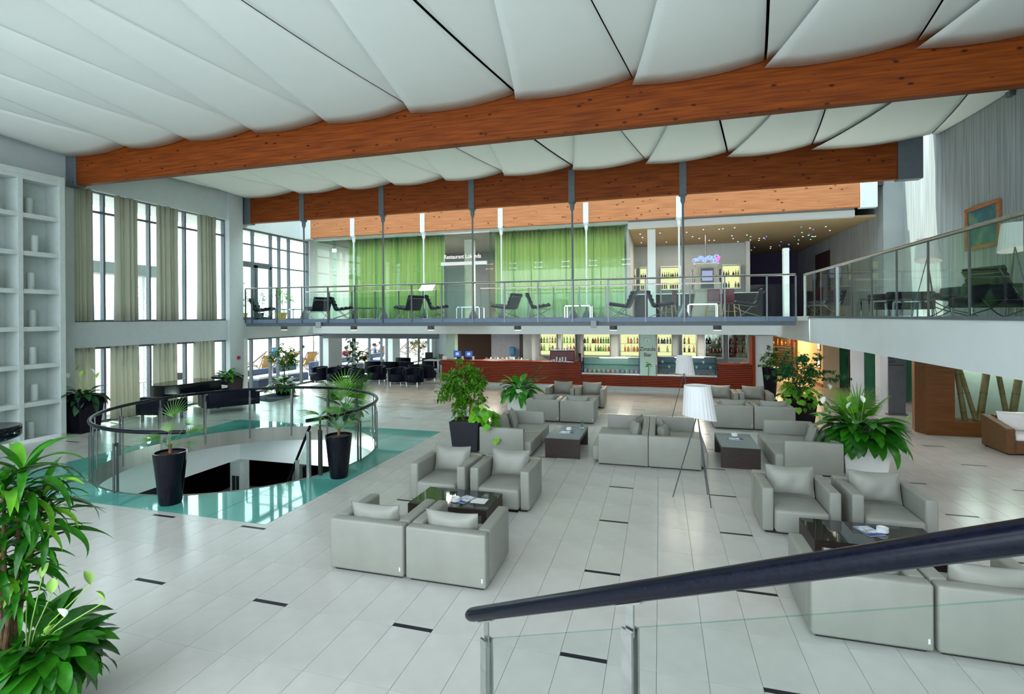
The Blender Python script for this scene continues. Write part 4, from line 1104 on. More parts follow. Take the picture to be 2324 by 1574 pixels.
def square_pot(e, wt, wb, h, m, rim=.03):
    a, b_ = wb / 2, wt / 2; i = b_ - rim
    v = [(-a, -a, 0), (a, -a, 0), (a, a, 0), (-a, a, 0), (-b_, -b_, h), (b_, -b_, h), (b_, b_, h), (-b_, b_, h), (-i, -i, h), (i, -i, h), (i, i, h), (-i, i, h), (-i, -i, h - .08), (i, -i, h - .08), (i, i, h - .08), (-i, i, h - .08)]
    f = [(3, 2, 1, 0)]
    for k in range(4):
        l = (k + 1) % 4
        f += [(k, l, 4 + l, 4 + k), (4 + k, 4 + l, 8 + l, 8 + k), (8 + k, 8 + l, 12 + l, 12 + k)]
    f.append((12, 13, 14, 15))
    MB().add(v, f).build('pot', m, e, bevel=.01)
    B('soil', M_soil, (-i + .002, i - .002, -i + .002, i - .002, h - .079, h - .04), e)
def round_pot(e, rt, rb, h, m):
    MB().lathe([(rb * .92, 0), (rb, .03), (rt, h), (rt - .025, h), (rt - .03, h - .06), (.01, h - .07)], 28).build('pot', m, e, smooth=True)
    MB().lathe([(rt - .035, h - .06), (rt - .04, h - .035), (.01, h - .02)], 20).build('soil', M_soil, e)
def scatter_leaves(e, mesh_list, n, c, rad, sc, elev=(-.1, 1.1), rnd=None, name='leaf', az=(0, 2 * PI), zj=.05):
    for k in range(n):
        a = az[0] + (az[1] - az[0]) * ((k * .618034) % 1) + rnd.uniform(-.15, .15)
        t = (k + .5) / n; el = elev[0] + (elev[1] - elev[0]) * t + rnd.uniform(-.08, .08)
        r_ = rad * rnd.uniform(.2, 1) * (1 - .5 * t)
        inst(rnd.choice(mesh_list), e, (c[0] + r_ * math.cos(a), c[1] + r_ * math.sin(a), c[2] + rnd.uniform(-zj, zj)), (rnd.uniform(-.3, .3), -el, a), rnd.uniform(*sc), name=name)
SP = [leaf_blade(1.0, .30, d, .30, name='leaf', m=M_leaf, wave=.15) for d in (.9, 1.3, 1.8)]
SPD = [leaf_blade(1.0, .28, d, .30, name='leaf', m=M_leafd, wave=.1) for d in (.9, 1.4)]
SPB = [leaf_blade(1.0, .26, d, .25, name='leaf', m=M_leafm, wave=.1) for d in (.8, 1.2, 1.6)]
STR = [leaf_blade(1.0, .13, d, .02, n=12, fold=.35, name='leaf', m=M_leaf, wave=.2) for d in (1.0, 1.6, 2.2)]
STRL = [leaf_blade(1.0, .15, d, .02, n=12, fold=.35, name='leaf', m=M_leafl) for d in (1.5, 2.2)]
HL = [heart_leaf(.13, M_leafl), heart_leaf(.17, M_leafl), heart_leaf(.14, M_leaff)]
FANG = [fan_frond(1.0, M_leafp, droop=d) for d in (.3, .7)]
FANT = [fan_frond(1.0, M_leafp, rays=13, span=2.2, stalk=.55, droop=d, w=.022) for d in (.3, .8)]
FAND = [fan_frond(1.0, M_leaff, rays=21, span=3.2, stalk=.45, droop=.35, w=.03)]
def spathe(e, p0, p1, m, s=.12, k=0):
    p0, p1 = Vector(p0), Vector(p1); d = p1 - p0
    mid = p0 + d * .5 + Vector((d.x, d.y, 0)) * -.12
    st_ = MB().tube([p0, mid, p1], .004, 5).build('flower_stalk', M_flowerg, e)
    b = MB()
    def fn(u, v):
        a = (u - .5) * 2.4; w = math.sin(math.pi * (v * .96 + .02)) ** .7 * s * .36
        return (w * math.sin(a), -w * (1 - math.cos(a)) * .8, v * s)
    b.grid(fn, 6, 7); az = math.atan2(d.y, d.x)
    b.xf(Matrix.Translation(p1) @ Matrix.Rotation(az + 1.2 * k, 4, 'Z') @ Matrix.Rotation(-.5, 4, 'X'))
    b.build('spathe', m, e, smooth='all')
def foliage(e, blobs, n, size, m, seed, name='foliage', flat=.75, hang=.5):
    """small leaves (two triangles each) clustered in blobs [(centre, radii)]"""
    rnd = random.Random(seed); mb = MB()
    tot = sum(b_[1][0] * b_[1][1] * b_[1][2] for b_ in blobs)
    for (c, rr) in blobs:
        cnt = int(n * rr[0] * rr[1] * rr[2] / tot) + 8
        # sub-clusters (twigs) keep gaps between the sprays
        tw = [(rnd.gauss(0, 1), rnd.gauss(0, 1), rnd.gauss(0, 1)) for _ in range(max(5, cnt // 22))]
        tw = [Vector(t).normalized() * (rnd.uniform(.35, 1) ** .6) for t in tw]
        for k in range(cnt):
            q = tw[k % len(tw)] + Vector((rnd.gauss(0, .13), rnd.gauss(0, .13), rnd.gauss(0, .13)))
            p = Vector((c[0] + q.x * rr[0], c[1] + q.y * rr[1], c[2] + q.z * rr[2]))
            a = rnd.uniform(0, 2 * PI); el = rnd.uniform(-1.2, .35) * hang - .1
            d = Vector((math.cos(a) * math.cos(el), math.sin(a) * math.cos(el), math.sin(el))); s = size * rnd.uniform(.7, 1.25)
            w = d.cross(Vector((rnd.uniform(-.4, .4), rnd.uniform(-.4, .4), 1))).normalized() * s * .24
            dn = Vector((0, 0, -s * .12))
            o = len(mb.v); mb.v += [tuple(p), tuple(p + d * s * .45 + w + dn * .2), tuple(p + d * s + dn), tuple(p + d * s * .45 - w + dn * .2)]
            mb.f += [(o, o + 1, o + 2, o + 3)]
    o = mb.build(name, m, e); o['kind'] = 'stuff'
    return o
def trunk(e, pts, r, m=None, name='trunk'):
    MB().tube(pts, r, 7).build(name, m or M_bark, e, smooth=True)

# -- 1. tall dragon tree with peace lilies in the left foreground
rt = PZ(30, 1650); rnd = random.Random(3)
e = empty('potted_dragon_tree', rt); tag(e, 'tall dragon tree underplanted with peace lilies in the near left corner', 'potted plant')
square_pot(e, .46, .38, .46, M_potgrey)
def at(px, py, dy=0): 
    q = PY(px, py, rt.y + dy); return q - rt
tops = [(at(52, 1062), .34), (at(100, 1120, .12), .30), (at(8, 1090, -.1), .34), (at(62, 1200, .1), .28), (at(2, 1215, -.05), .30), (at(40, 1290, 0), .22)]
for k, (tp, s) in enumerate(tops):
    b0 = Vector((-.10 + .03 * k, .05 - .03 * k, .42))
    trunk(e, [b0, b0.lerp(tp, .5) + Vector((-.03, .01, 0)), tp - Vector((0, 0, .02))], [.017, .015, .011], name='cane')
    nl = 34
    for j in range(nl):
        a = j * 2.399 + k; t = j / nl
        inst(rnd.choice(STR if rnd.random() > .10 else STRL), e, tp - Vector((0, 0, .30 * (1 - t))), (rnd.uniform(-.3, .3), -(.05 + 1.15 * t) + rnd.uniform(-.1, .1), a), s * rnd.uniform(1.0, 1.6), name='leaf')
c0 = at(55, 1500); c0.z = .54
scatter_leaves(e, SP, 130, c0, .15, (.34, .58), (-.6, 1.25), rnd)
c1 = at(120, 1470, .05); c1.z = .55
scatter_leaves(e, SP, 70, c1, .10, (.28, .46), (-.6, 1.1), rnd)
for k, (px, py, m_) in enumerate(((95, 1310, M_flowerg), (118, 1345, M_flowerg), (205, 1325, M_flowerg), (238, 1365, M_flowerg), (146, 1400, M_flower), (112, 1440, M_flowerg), (60, 1300, M_flowerg))):
    tp = at(px, py, .02); spathe(e, (c0.x + .02, c0.y, .5), tp, m_, .10, k * .7)
# -- 2. black planter by the shelf
e = empty('potted_peace_lily', (-14.82, 10.06, 0)); tag(e, 'peace lily in a tall tapered black planter at the end of the bookshelf', 'potted plant')
square_pot(e, .66, .50, 1.0, M_potblack); rnd = random.Random(5)
scatter_leaves(e, SPD, 46, (0, 0, .97), .16, (.38, .66), (-.35, 1.1), rnd)
for k in range(5): spathe(e, (0, 0, 1.0), (.5 * math.cos(k * 1.3 + .3), .3 * math.sin(k * 1.3), 1.45 + .08 * (k % 3)), M_flower if k % 2 else M_flowerg, .16, k)
# -- 3. square planter by the corner column
e = empty('potted_shrub', (-15.1, 15.12, 0)); tag(e, 'leafy shrub in a square black planter at the corner column', 'potted plant')
square_pot(e, .74, .62, .92, M_potblack); scatter_leaves(e, SP, 60, (0, 0, .9), .2, (.30, .55), (-.1, 1.3), random.Random(8))
# -- 4. standard tree behind the stairwell
e = empty('potted_tree', (-14.2, 16.95, 0)); tag(e, 'round crowned tree over broad leaves in a dark pot before the terrace glazing', 'potted plant')
round_pot(e, .36, .28, .40, M_potblack); trunk(e, [(0, 0, .36), (.03, 0, .8), (0, .02, 1.3)], .025)
foliage(e, [((0, 0, 1.45), (.5, .5, .42)), ((-.30, 0, 1.5), (.35, .3, .28)), ((.35, 0, 1.35), (.3, .3, .3)), ((.05, 0, 1.85), (.22, .22, .22)), ((.05, 0, 1.1), (.3, .3, .25))], 1500, .10, M_leaff, 4)
scatter_leaves(e, SP, 45, (0, 0, .38), .2, (.45, .75), (-.2, 1.2), random.Random(9))
# -- 5. two glossy round planters at the stairwell
for k, (x, y, h, lab) in enumerate(((-7.68, 6.52, .84, 'sparse palm in a tall glossy black planter in front of the stairwell'), (-5.83, 8.42, .80, 'feathery palm in a tall glossy black planter beside the stairwell'))):
    e = empty('potted_palm', (x, y, 0)); tag(e, lab, 'potted plant'); round_pot(e, .245, .165, h, M_potblack); rnd = random.Random(20 + k)
    trunk(e, [(0, 0, h - .04), (.01, 0, h + .12)], [.03, .02])
    if k == 0:
        for (a, el, s) in ((PI * 1.02, .35, .62), (PI * .9, .15, .70), (2.2, 1.15, .95), (1.0, 1.0, .75), (.3, .65, .72), (.1, .35, .66), (5.2, .75, .45), (3.6, .8, .40), (2.7, 1.3, .5)):
            inst(rnd.choice(FANT), e, (0, 0, h + .05), (rnd.uniform(-.5, .5), -el, a), s, name='frond')
    else:
        for (a, el, s) in ((1.45, 1.45, 1.05), (PI, .55, .95), (PI * .85, .8, .7), (.2, .7, .75), (.0, .35, .7), (2.2, .9, .6), (1.0, .8, .6), (5.0, .8, .6), (4.0, .6, .7), (5.7, .5, .65), (3.4, .3, .6), (.8, 1.2, .7), (2.6, 1.25, .6)):
            inst(rnd.choice(FANT), e, (0, 0, h + .08), (rnd.uniform(-.7, .7), -el, a), s, name='frond')
# -- 6. fan palm behind the stairwell
e = empty('potted_fan_palm', (-8.75, 12.98, 0)); tag(e, 'bushy fan palm in a pale pot just behind the stairwell', 'potted plant'); round_pot(e, .42, .34, .36, M_potwhite); rnd = random.Random(31)
for (a, el, s) in ((1.2, 1.2, 1.35), (.4, 1.05, 1.3), (2.2, 1.1, 1.35), (3.0, .8, 1.15), (.1, .75, 1.1), (4.2, 1.0, 1.1), (5.4, .95, 1.15), (2.7, .55, 1.0), (5.9, .5, 1.0), (3.6, .55, .95)):
    inst(FAND[0], e, (0, 0, .35), (rnd.uniform(-.4, .4), -el, a), s, name='frond')
scatter_leaves(e, SPD, 34, (0, 0, .36), .2, (.45, .75), (-.2, .8), rnd)
# -- 7. weeping fig with golden pothos
e = empty('potted_weeping_fig', (-4.20, 11.02, 0)); tag(e, 'weeping fig with lime pothos in a square anthracite planter behind the sofa', 'potted plant'); square_pot(e, .70, .58, .66, M_potgrey); rnd = random.Random(41)
trunk(e, [(0, 0, .6), (.03, 0, .95), (-.02, .02, 1.3), (-.15, 0, 1.7)], [.02, .018, .015, .01], mat('fig_bark', (.30, .12, .04), .8)); trunk(e, [(.03, 0, .9), (.15, 0, 1.2), (.1, 0, 1.5)], [.015, .012, .01], MATS['fig_bark'], 'branch')
foliage(e, [((-.16, 0, 1.55), (.50, .42, .36)), ((-.42, 0, 1.25), (.34, .3, .26)), ((.06, 0, 1.25), (.34, .3, .28)), ((-.10, 0, 1.9), (.20, .2, .16)), ((-.30, 0, .92), (.22, .22, .24)), ((.22, 0, 1.62), (.22, .2, .24)), ((-.05, 0, 1.0), (.22, .2, .2))], 3400, .095, M_leaff, 11, hang=.9)
for k in range(70):
    t = rnd.random(); a = rnd.uniform(-1.0, .9)
    p = Vector((.15 + .75 * t * math.cos(a * .6), -.25 + .5 * math.sin(a) * t - .1 * t, .78 + .22 * math.sin(PI * t) - .35 * t * t + rnd.uniform(-.12, .16)))
    inst(rnd.choice(HL), e, p, (rnd.uniform(-.5, .5), rnd.uniform(.2, 1.3), rnd.uniform(-2.4, .8)), rnd.uniform(.95, 1.5), name='leaf')
# -- 8. white planter towards the bar
e = empty('potted_peace_lily', (-4.16, 15.25, 0)); tag(e, 'peace lily in a tapered white planter beside the armchairs near the bar', 'potted plant'); square_pot(e, .70, .54, .82, M_potwhite); rnd = random.Random(51)
scatter_leaves(e, SPB, 75, (0, 0, .80), .2, (.5, .80), (-.45, 1.2), rnd)
for (a, el) in ((.2, .9), (.6, .6), (-.1, .5)): inst(FANT[0], e, (.1, 0, .8), (0, -el, a), .95, name='frond')
# -- 9. ficus with pothos near the gallery
e = empty('potted_ficus', (3.74, 16.0, 0)); tag(e, 'spreading ficus with lime pothos in a dark planter behind the gallery-side armchairs', 'potted plant'); square_pot(e, .72, .58, .66, M_potblack); rnd = random.Random(61)
trunk(e, [(0, 0, .6), (0, 0, 1.0), (.05, 0, 1.45)], [.025, .02, .012])
foliage(e, [((-.05, 0, 1.45), (.55, .5, .40)), ((-.5, 0, 1.30), (.34, .3, .16)), ((.30, 0, 1.75), (.30, .3, .22)), ((.75, 0, 1.35), (.38, .3, .18)), ((.0, 0, 1.05), (.35, .35, .22)), ((-.15, 0, 1.85), (.25, .25, .18))], 2400, .10, M_leafb, 12, hang=.7)
for k in range(95):
    t = rnd.random(); a = rnd.uniform(0, 2 * PI)
    p = Vector(((.25 + .45 * t) * math.cos(a), (.25 + .35 * t) * math.sin(a), .86 + .15 * rnd.random() - .55 * t * t))
    inst(rnd.choice(HL), e, p, (rnd.uniform(-.4, .4), rnd.uniform(.3, 1.3), a + rnd.uniform(-.6, .6)), rnd.uniform(.8, 1.25), name='leaf')
for k in range(26): inst(STRL[k % 2], e, (-.2, -.1, .95), (0, -rnd.uniform(.3, 1.2), rnd.uniform(2.0, 4.6)), (rnd.uniform(.35, .55), .10, .45), name='grass_blade')
spathe(e, (.3, -.1, .9), (.72, -.1, .95), M_flower, .18, 2)
# -- 10. large white planter by the near sofa
e = empty('potted_peace_lily', (3.70, 11.40, 0)); tag(e, 'large peace lily with fan palms in a white planter behind the near armchairs', 'potted plant'); square_pot(e, .84, .68, .72, M_potwhite); rnd = random.Random(71)
scatter_leaves(e, SP, 120, (0, -.05, .78), .28, (.56, .86), (-.05, 1.1), rnd)
for (a, el, s) in ((1.4, 1.35, .95), (2.4, 1.1, .95), (.6, 1.15, .95), (3.0, .9, .8), (.1, .95, .9), (5.0, .9, .75), (2.0, 1.4, .7), (.9, 1.4, .8)):
    inst(FAND[0], e, (.02, .12, .78), (rnd.uniform(-.5, .5), -el, a), s * .95, name='frond')
for k, tp in enumerate(((-.30, -.30, 1.22), (.05, -.05, 1.30), (-.62, .05, 1.24), (-.75, -.35, .98), (.72, -.15, 1.0), (-.25, -.2, 1.33))): spathe(e, (tp[0] * .3, tp[1] * .3, .85), tp, M_flower if k in (0, 1, 2) else M_flowerg, .15, k)
# -- 11. ficus at the end of the bar
e = empty('potted_ficus', (3.88, 20.75, 0)); tag(e, 'small ficus in a tall round black pot at the end of the bar', 'potted plant'); round_pot(e, .27, .19, 1.08, M_potblack)
trunk(e, [(0, 0, 1.0), (0, 0, 1.3)], .02); foliage(e, [((0, 0, 1.42), (.34, .3, .28)), ((.05, 0, 1.72), (.2, .2, .2)), ((-.2, 0, 1.25), (.2, .2, .18)), ((.25, 0, 1.3), (.16, .2, .25))], 620, .10, M_leaff, 14)
# -- 12. ficus in ochre pots on the footbridge
for k, (px, hh) in enumerate(((551, 1.55), (640, 1.35))):
    p = PY(px, 720, 17.75); e = empty('potted_ficus', (p.x, 17.75, ZG)); tag(e, ('slender ficus in an ochre pot at the corner end of the footbridge' if k == 0 else 'leafy ficus in an ochre pot on the footbridge beside the dark door'), 'potted plant')
    round_pot(e, .20, .15, .30, M_potyellow); trunk(e, [(0, 0, .27), (.02, 0, .8), (0, 0, 1.2)], .012)
    foliage(e, [((0, 0, hh - .35), (.30, .25, .42)), ((.15, 0, hh - .75), (.3, .25, .3)), ((-.08, 0, hh + .05), (.12, .1, .3))] if k == 0 else [((0, 0, .95), (.42, .3, .38)), ((.3, 0, .75), (.3, .2, .3)), ((-.1, 0, 1.25), (.15, .12, .2))], 420, .09, M_leaff, 15 + k)
p = PY(590, 720, 18.2); e = empty('potted_ficus', (p.x, 18.2, ZG)); tag(e, 'dark ficus in front of the terrace door on the footbridge', 'potted plant')
round_pot(e, .17, .13, .3, M_potblack); trunk(e, [(0, 0, .27), (0, 0, .9)], .012); foliage(e, [((0, 0, 1.0), (.25, .25, .4))], 240, .09, M_leafd, 19)
# -- 13. rubber plant and clipped tree in the lounge
p = PZ(800, 858); e = empty('rubber_plant', (p.x, p.y, 0)); tag(e, 'dark rubber plant before the terrace glazing behind the tub chairs', 'potted plant'); round_pot(e, .3, .24, .4, M_potblack); rnd = random.Random(81)
trunk(e, [(0, 0, .35), (0, .03, 1.2), (0, 0, 2.15)], .02); trunk(e, [(0, 0, .5), (.5, 0, 1.0), (.62, 0, 1.35)], .016, name='branch')
for k in range(44):
    z = .5 + 1.65 * (k / 44); a = k * 2.4
    inst(SPD[k % 2], e, (0, 0, z), (0, -.35, a), (.42, .62, .5), name='leaf')
for k in range(22): inst(SPD[k % 2], e, (.5 + .1 * rnd.random(), 0, .9 + .45 * rnd.random()), (0, -.4, k * 2.4), (.4, .6, .5), name='leaf')
p = PZ(950, 846); e = empty('clipped_tree', (p.x, p.y, 0)); tag(e, 'ball topped clipped tree with leafy trunk among the tub chairs', 'potted plant'); round_pot(e, .28, .22, .42, M_potblack)
trunk(e, [(0, 0, .4), (0, 0, 1.3)], .03); foliage(e, [((0, 0, 1.72), (.52, .5, .42)), ((0, 0, 1.05), (.22, .22, .45))], 800, .10, leafmat('leaf_olive', (.06, .12, .01), (.22, .30, .03)), 22)
# =================================================================== BAR
YB = 21.3
bc = empty('bar_counter', (0, YB, 0)); tag(bc, 'long mahogany slatted bar counter at the back of the hall', 'bar counter')
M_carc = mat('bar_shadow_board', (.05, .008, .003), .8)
def slats(x0, x1, z0, z1, n):
    p = (z1 - z0) / n
    me = MB().box(0, x1 - x0 - .01, -.045, .0, .0, p - .030).mesh('slat', M_bar)
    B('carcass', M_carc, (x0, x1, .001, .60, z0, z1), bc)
    for k in range(n): inst(me, bc, (x0 + .005, 0, z0 + k * p), name='slat')
slats(-9.40, -7.15, .15, 1.04, 13); slats(-7.15, -3.13, .15, 1.04, 13); slats(-3.13, -.78, .15, .60, 7); slats(-.78, 2.13, .15, .60, 7); slats(2.13, 3.36, .15, 1.06, 13)
B('plinth', M_shelf, (-9.38, 3.36, .04, .55, 0, .149), bc)
B('countertop', M_bar, (-9.45, -3.13, -.04, .62, 1.041, 1.08), bc, bevel=.006); B('countertop', M_bar, (2.13, 3.36, -.04, .62, 1.061, 1.10), bc, bevel=.006)
B('lower_top', M_steel, (-3.13, 2.13, -.02, .62, .601, .615), bc)
B('end_panel', M_bar, (3.365, 3.47, -.04, .62, 0, 2.20), bc)
def display(label, x0, x1, z0, z1, inner, cold):
    e = empty('display_case', (x0, YB + .02, z0)); tag(e, label, 'display case'); w = x1 - x0; h = z1 - z0
    B('base_tray', M_steel, (0, w, 0, .6, 0, .05), e)
    B('back_panel', inner, (0.02, w - .02, .56, .60, .05, h), e)
    B('roof', M_steel, (0, w, .25, .60, h - .02, h), e)
    for x in (0, w - .02): MB().add([(x, 0, .05), (x, .6, .05), (x, .6, h), (x, .22, h), (x, .06, h * .55), (x + .02, 0, .05), (x + .02, .6, .05), (x + .02, .6, h), (x + .02, .22, h), (x + .02, .06, h * .55)], [(0, 4, 3, 2, 1), (5, 6, 7, 8, 9), (0, 5, 9, 4), (4, 9, 8, 3)]).build('side_panel', M_blue if not cold else M_steelgrey, e)
    def fr(u, v):
        y = .0 + .22 * v ** 2.2; return (u * w, y, .05 + (h - .05) * v)
    MB().grid(fr, 1, 6).build('glass_front', M_glass, e, smooth='all')
    for z in ((.36,) if not cold else (.27, .47)): B('glass_shelf', M_glassg, (.03, w - .03, .12, .55, z, z + .012), e)
    MB().box(w * .3, w * .8, .3, .34, h - .05, h - .021).build('light_tube', emis('case_light', (.9, 1, .95), 2.0) if 'case_light' not in MATS else MATS['case_light'], e)
    rnd = random.Random(int(x0 * 10))
    if not cold:
        for k in range(12): put(MB().lathe([(.07, 0), (.075, .10), (.06, .13), (.01, .15)], 10), (0, 0, 0)).build('ice_cream_tub', mat('gelato_%d' % k, (rnd.uniform(.45, .8), rnd.uniform(.5, .8), rnd.uniform(.45, .7)), .5), e, loc=(.12 + k * (w - .24) / 11, .25, .051))
    else:
        for k in range(12):
            MB().lathe([(.085, 0), (.09, .01), (.03, .012)], 12).build('plate', M_paperwhite, e, loc=(.12 + k * (w - .24) / 11, .25 + .1 * (k % 2), .051))
            B('pastry', mat('pastry_%d' % k, (rnd.uniform(.2, .6), rnd.uniform(.12, .3), .06), .7), (-.05, .05, -.04, .04, .013, .06), e).location = (.12 + k * (w - .24) / 11, .25 + .1 * (k % 2), .051)
        for k in range(8):
            MB().lathe([(.04, 0), (.045, .08), (.04, .081), (.035, .01)], 10).build('dessert_glass', M_paperwhite, e, loc=(.2 + k * (w - .4) / 7, .4, .283 if k % 2 else .483))
    return e
display('lit ice cream display case with curved glass on the bar', -3.12, -.80, .616, 1.30, mat('case_pale', (.35, .55, .48), .4), False)
display('blue-lit pastry display case with glass shelves on the bar', -.10, 2.12, .616, 1.36, mat('case_blue', (.10, .18, .24), .4), True)
pc = empty('bar_pillar', (-.47, 21.45, 0)); tag(pc, 'pale green pillar lettered Zinzula Bar between the display cases', 'pillar')
B('shaft', mat('pale_green_paint', (.55, .75, .66), .6, var=.02), (-.30, .30, -.20, .2, .616, 2.27), pc)
M_letter = mat('plum_letters', (.10, .015, .05), .5, var=0)
for s, z in (('Zinzula', 1.60), ('Bar', 1.37)):
    me = text_mesh(s, .215, .003, 'CENTER', .002); me.materials.append(M_letter)
    o = bpy.data.objects.new('lettering', me); link(o, pc); o.rotation_euler = (PI / 2, 0, 0); o.location = (0, -.204, z)
B('notice_card', M_paperwhite, (-.08, .08, -.204, -.201, 1.96, 2.06), pc); B('notice_mark', M_red, (-.03, .03, -.206, -.2045, 1.97, 2.01), pc); B('notice_line', M_grey, (-.10, .10, -.204, -.201, 2.09, 2.10), pc)
sp_ = empty('orchid_stem', (-.45, 21.19, .616)); tag(sp_, 'single green orchid stem in front of the lettered pillar', 'plant')
MB().tube([(0, 0, 0), (.02, 0, .25), (-.01, 0, .42)], .016, 6).build('stem', M_leafl, sp_)
for k, (x, z) in enumerate(((-.07, .42), (.06, .44), (.0, .50), (-.04, .36), (.08, .37))): inst(HL[2], sp_, (x, -.02, z), (.5, -.4, k * 1.3), .8, name='leaf')
# things on the bar
for k, px in enumerate((1038, 1064)):
    p = PY(px, 812, 21.6); e = empty('till_screen', (p.x, 21.62, 1.081)); tag(e, 'blue till screen on the bar, ' + ('nearer the lounge' if k == 0 else 'nearer the coffee machine'), 'screen')
    B('housing', M_blackmatte, (-.18, .18, -.02, .03, .10, .40), e); B('display', emis('till_display', (.06, .14, .55), .5) if 'till_display' not in MATS else MATS['till_display'], (-.165, .165, -.025, -.0205, .125, .385), e)
    B('display_window', emis('till_window', (.5, .6, .8), .5) if 'till_window' not in MATS else MATS['till_window'], (-.07, .07, -.028, -.0255, .20, .32), e)
    MB().lathe([(.10, 0), (.10, .02), (.03, .03), (.03, .10)], 12).build('stand', M_blackmatte, e)
p0 = PY(1250, 820, 21.65); p1 = PY(1306, 820, 21.65)
e = empty('coffee_machine', ((p0.x + p1.x) / 2, 21.65, 1.081)); tag(e, 'maroon espresso machine on the bar', 'coffee machine'); w = (p1.x - p0.x) / 2
B('body', M_maroon, (-w, w, -.2, .25, .03, .48), e, bevel=.04); B('cup_rail', M_chrome, (-w + .04, w - .04, -.18, .22, .481, .50), e); B('drip_tray', M_chrome, (-w + .05, w - .05, -.2, .2, 0, .03), e)
for k in range(8): MB().lathe([(.03, 0), (.04, .06), (.037, .06), (.025, .01)], 10).build('cup', M_paperwhite, e, loc=(-w + .12 + k * (2 * w - .24) / 7, 0, .501))
for k, (px, n) in enumerate(((1253, 2), (1258, 3), (1264, 7), (1271, 6), (1277, 7), (1284, 7))):
    p = PY(px, 820, 21.42); e = empty('cup_stack', (p.x, 21.40, 1.081)); tag(e, 'stack of white paper cups in front of the espresso machine', 'cup stack', 'paper cup stacks on the bar')
    for j in range(n): MB().lathe([(.032, 0), (.044, .05), (.042, .05), (.03, .006)], 12).build('cup', M_paperwhite, e, loc=(0, 0, .026 * j))
p = PY(1316, 812, 21.5); e = empty('coffee_grinder', (p.x, 21.5, 1.081)); tag(e, 'small dark red coffee grinder beside the ice cream case', 'grinder')
MB().lathe([(.09, 0), (.09, .02), (.06, .04), (.07, .22), (.03, .24)], 14).build('body', M_maroon, e, smooth=True); MB().lathe([(.05, .24), (.08, .36), (.02, .37)], 14).build('hopper', M_bottleset[0], e, smooth=True)
for k, (px, m_) in enumerate(((1007, M_paperwhite), (1012, M_paperwhite), (1050, M_potwhite), (1074, M_potwhite))):
    p = PY(px, 815, 21.45); o = MB().lathe([(.05, 0), (.055, .16), (.05, .17), (.01, .172)], 12).build('canister', m_, None, smooth=True, loc=(p.x, 21.45, 1.081)); tag(o, 'small white canister by the till screens on the bar', 'canister', 'canisters by the tills')
p = PY(1688, 826, 21.5); e = empty('fruit_plate', (p.x, 21.55, 1.101)); tag(e, 'white plate with oranges at the end of the bar', 'plate')
MB().lathe([(.06, 0), (.15, .03), (.14, .03), (.05, .008)], 18).build('plate', M_paperwhite, e, smooth=True)
for k in range(3): MB().ball((.05 * math.cos(k * 2.1), .05 * math.sin(k * 2.1), .05), .04, 10, 6).build('orange', mat('orange_peel_%d' % k, (.8, .32, .02), .5), e, smooth='all')
# back wall of the bar with lit bottle shelves
YW = 24.2
struct(MB().box(-5.95, 4.3, YW, YW + .2, 0, 2.27).build('wall_bar', M_grey))
M_back_grey = mat('warm_grey_panel', (.20, .20, .18), .6)
bot_prof = [[(.036, 0), (.038, .02), (.038, .17), (.014, .22), (.013, .29), (.016, .30)], [(.045, 0), (.047, .02), (.047, .14), (.030, .19), (.014, .21), (.014, .26)], [(.033, 0), (.034, .02), (.030, .20), (.012, .25), (.012, .32)]]
bot_me = {}
for i, pr_ in enumerate(bot_prof):
    for j, m_ in enumerate(M_bottleset): bot_me[(i, j)] = MB().lathe([(r_ * 1.25, z) for r_, z in pr_], 10).mesh('bottle', m_, smooth=True)
def shelf_unit(label, px0, px1, y, zlo, zhi, zsh, lit, yname, grp, n, pal, cat='bottle', frame=M_darksteel):
    x0, x1 = PY(px0, 780, y).x, PY(px1, 780, y).x
    e = empty('bottle_shelf', (x0, y, zlo)); tag(e, label, 'shelf'); w = x1 - x0; h = zhi - zlo
    B('back_panel', lit, (0, w, -.02, -.001, 0, h), e)
    for x in (-.03, w): B('frame_side', frame, (x, x + .03, -.30, 0, -.03, h + .03), e)
    B('frame_bottom', frame, (-.03, w + .03, -.30, 0, -.06, -.031), e); B('frame_top', frame, (-.03, w + .03, -.30, 0, h + .031, h + .06), e)
    for z in zsh: B('glass_shelf', M_glassg, (0, w, -.30, -.03, z - .012, z), e)
    rnd = random.Random(px0)
    for z in (list(zsh) if len(zsh) == 2 else [0.0] + list(zsh)):
        for k in range(n):
            if rnd.random() < .12: continue
            o = bpy.data.objects.new('bottle', bot_me[(rnd.randrange(3), rnd.choice(pal))]); link(o)
            o.location = (x0 + (k + .5) * w / n + rnd.uniform(-.01, .01), y - .17 + rnd.uniform(-.03, .03), zlo + z + .001); o.scale = (min(1, w / n / .125),) * 2 + (.95,); tag(o, grp[0], cat, grp[1])
    return e
zl, zh = PY(1400, 806, YW).z, 2.20
z1, z2 = PY(1400, 796, YW).z - zl, PY(1400, 778, YW).z - zl
GB = ('spirit bottle on the lit shelves behind the bar', 'bottles behind the bar')
shelf_unit('lit bottle shelf behind the espresso machine', 1228, 1265, YW - .01, zl, zh, (z1, z2), M_backlit, '', GB, 6, (1, 0, 5, 0, 4))
shelf_unit('narrow lit bottle shelf of green bottles', 1278, 1307, YW - .01, zl, zh, (z1, z2), M_backlit, '', GB, 4, (1, 1, 1, 2))
shelf_unit('wide lit bottle shelf above the ice cream case', 1326, 1385, YW - .01, zl, zh, (z1, z2), M_backlit, '', GB, 10, (0, 0, 2, 3, 1))
shelf_unit('lit bottle shelf left of the lettered pillar', 1409, 1450, YW - .01, zl, zh, (z1, z2), M_backlit, '', GB, 6, (0, 2, 3, 4, 2))
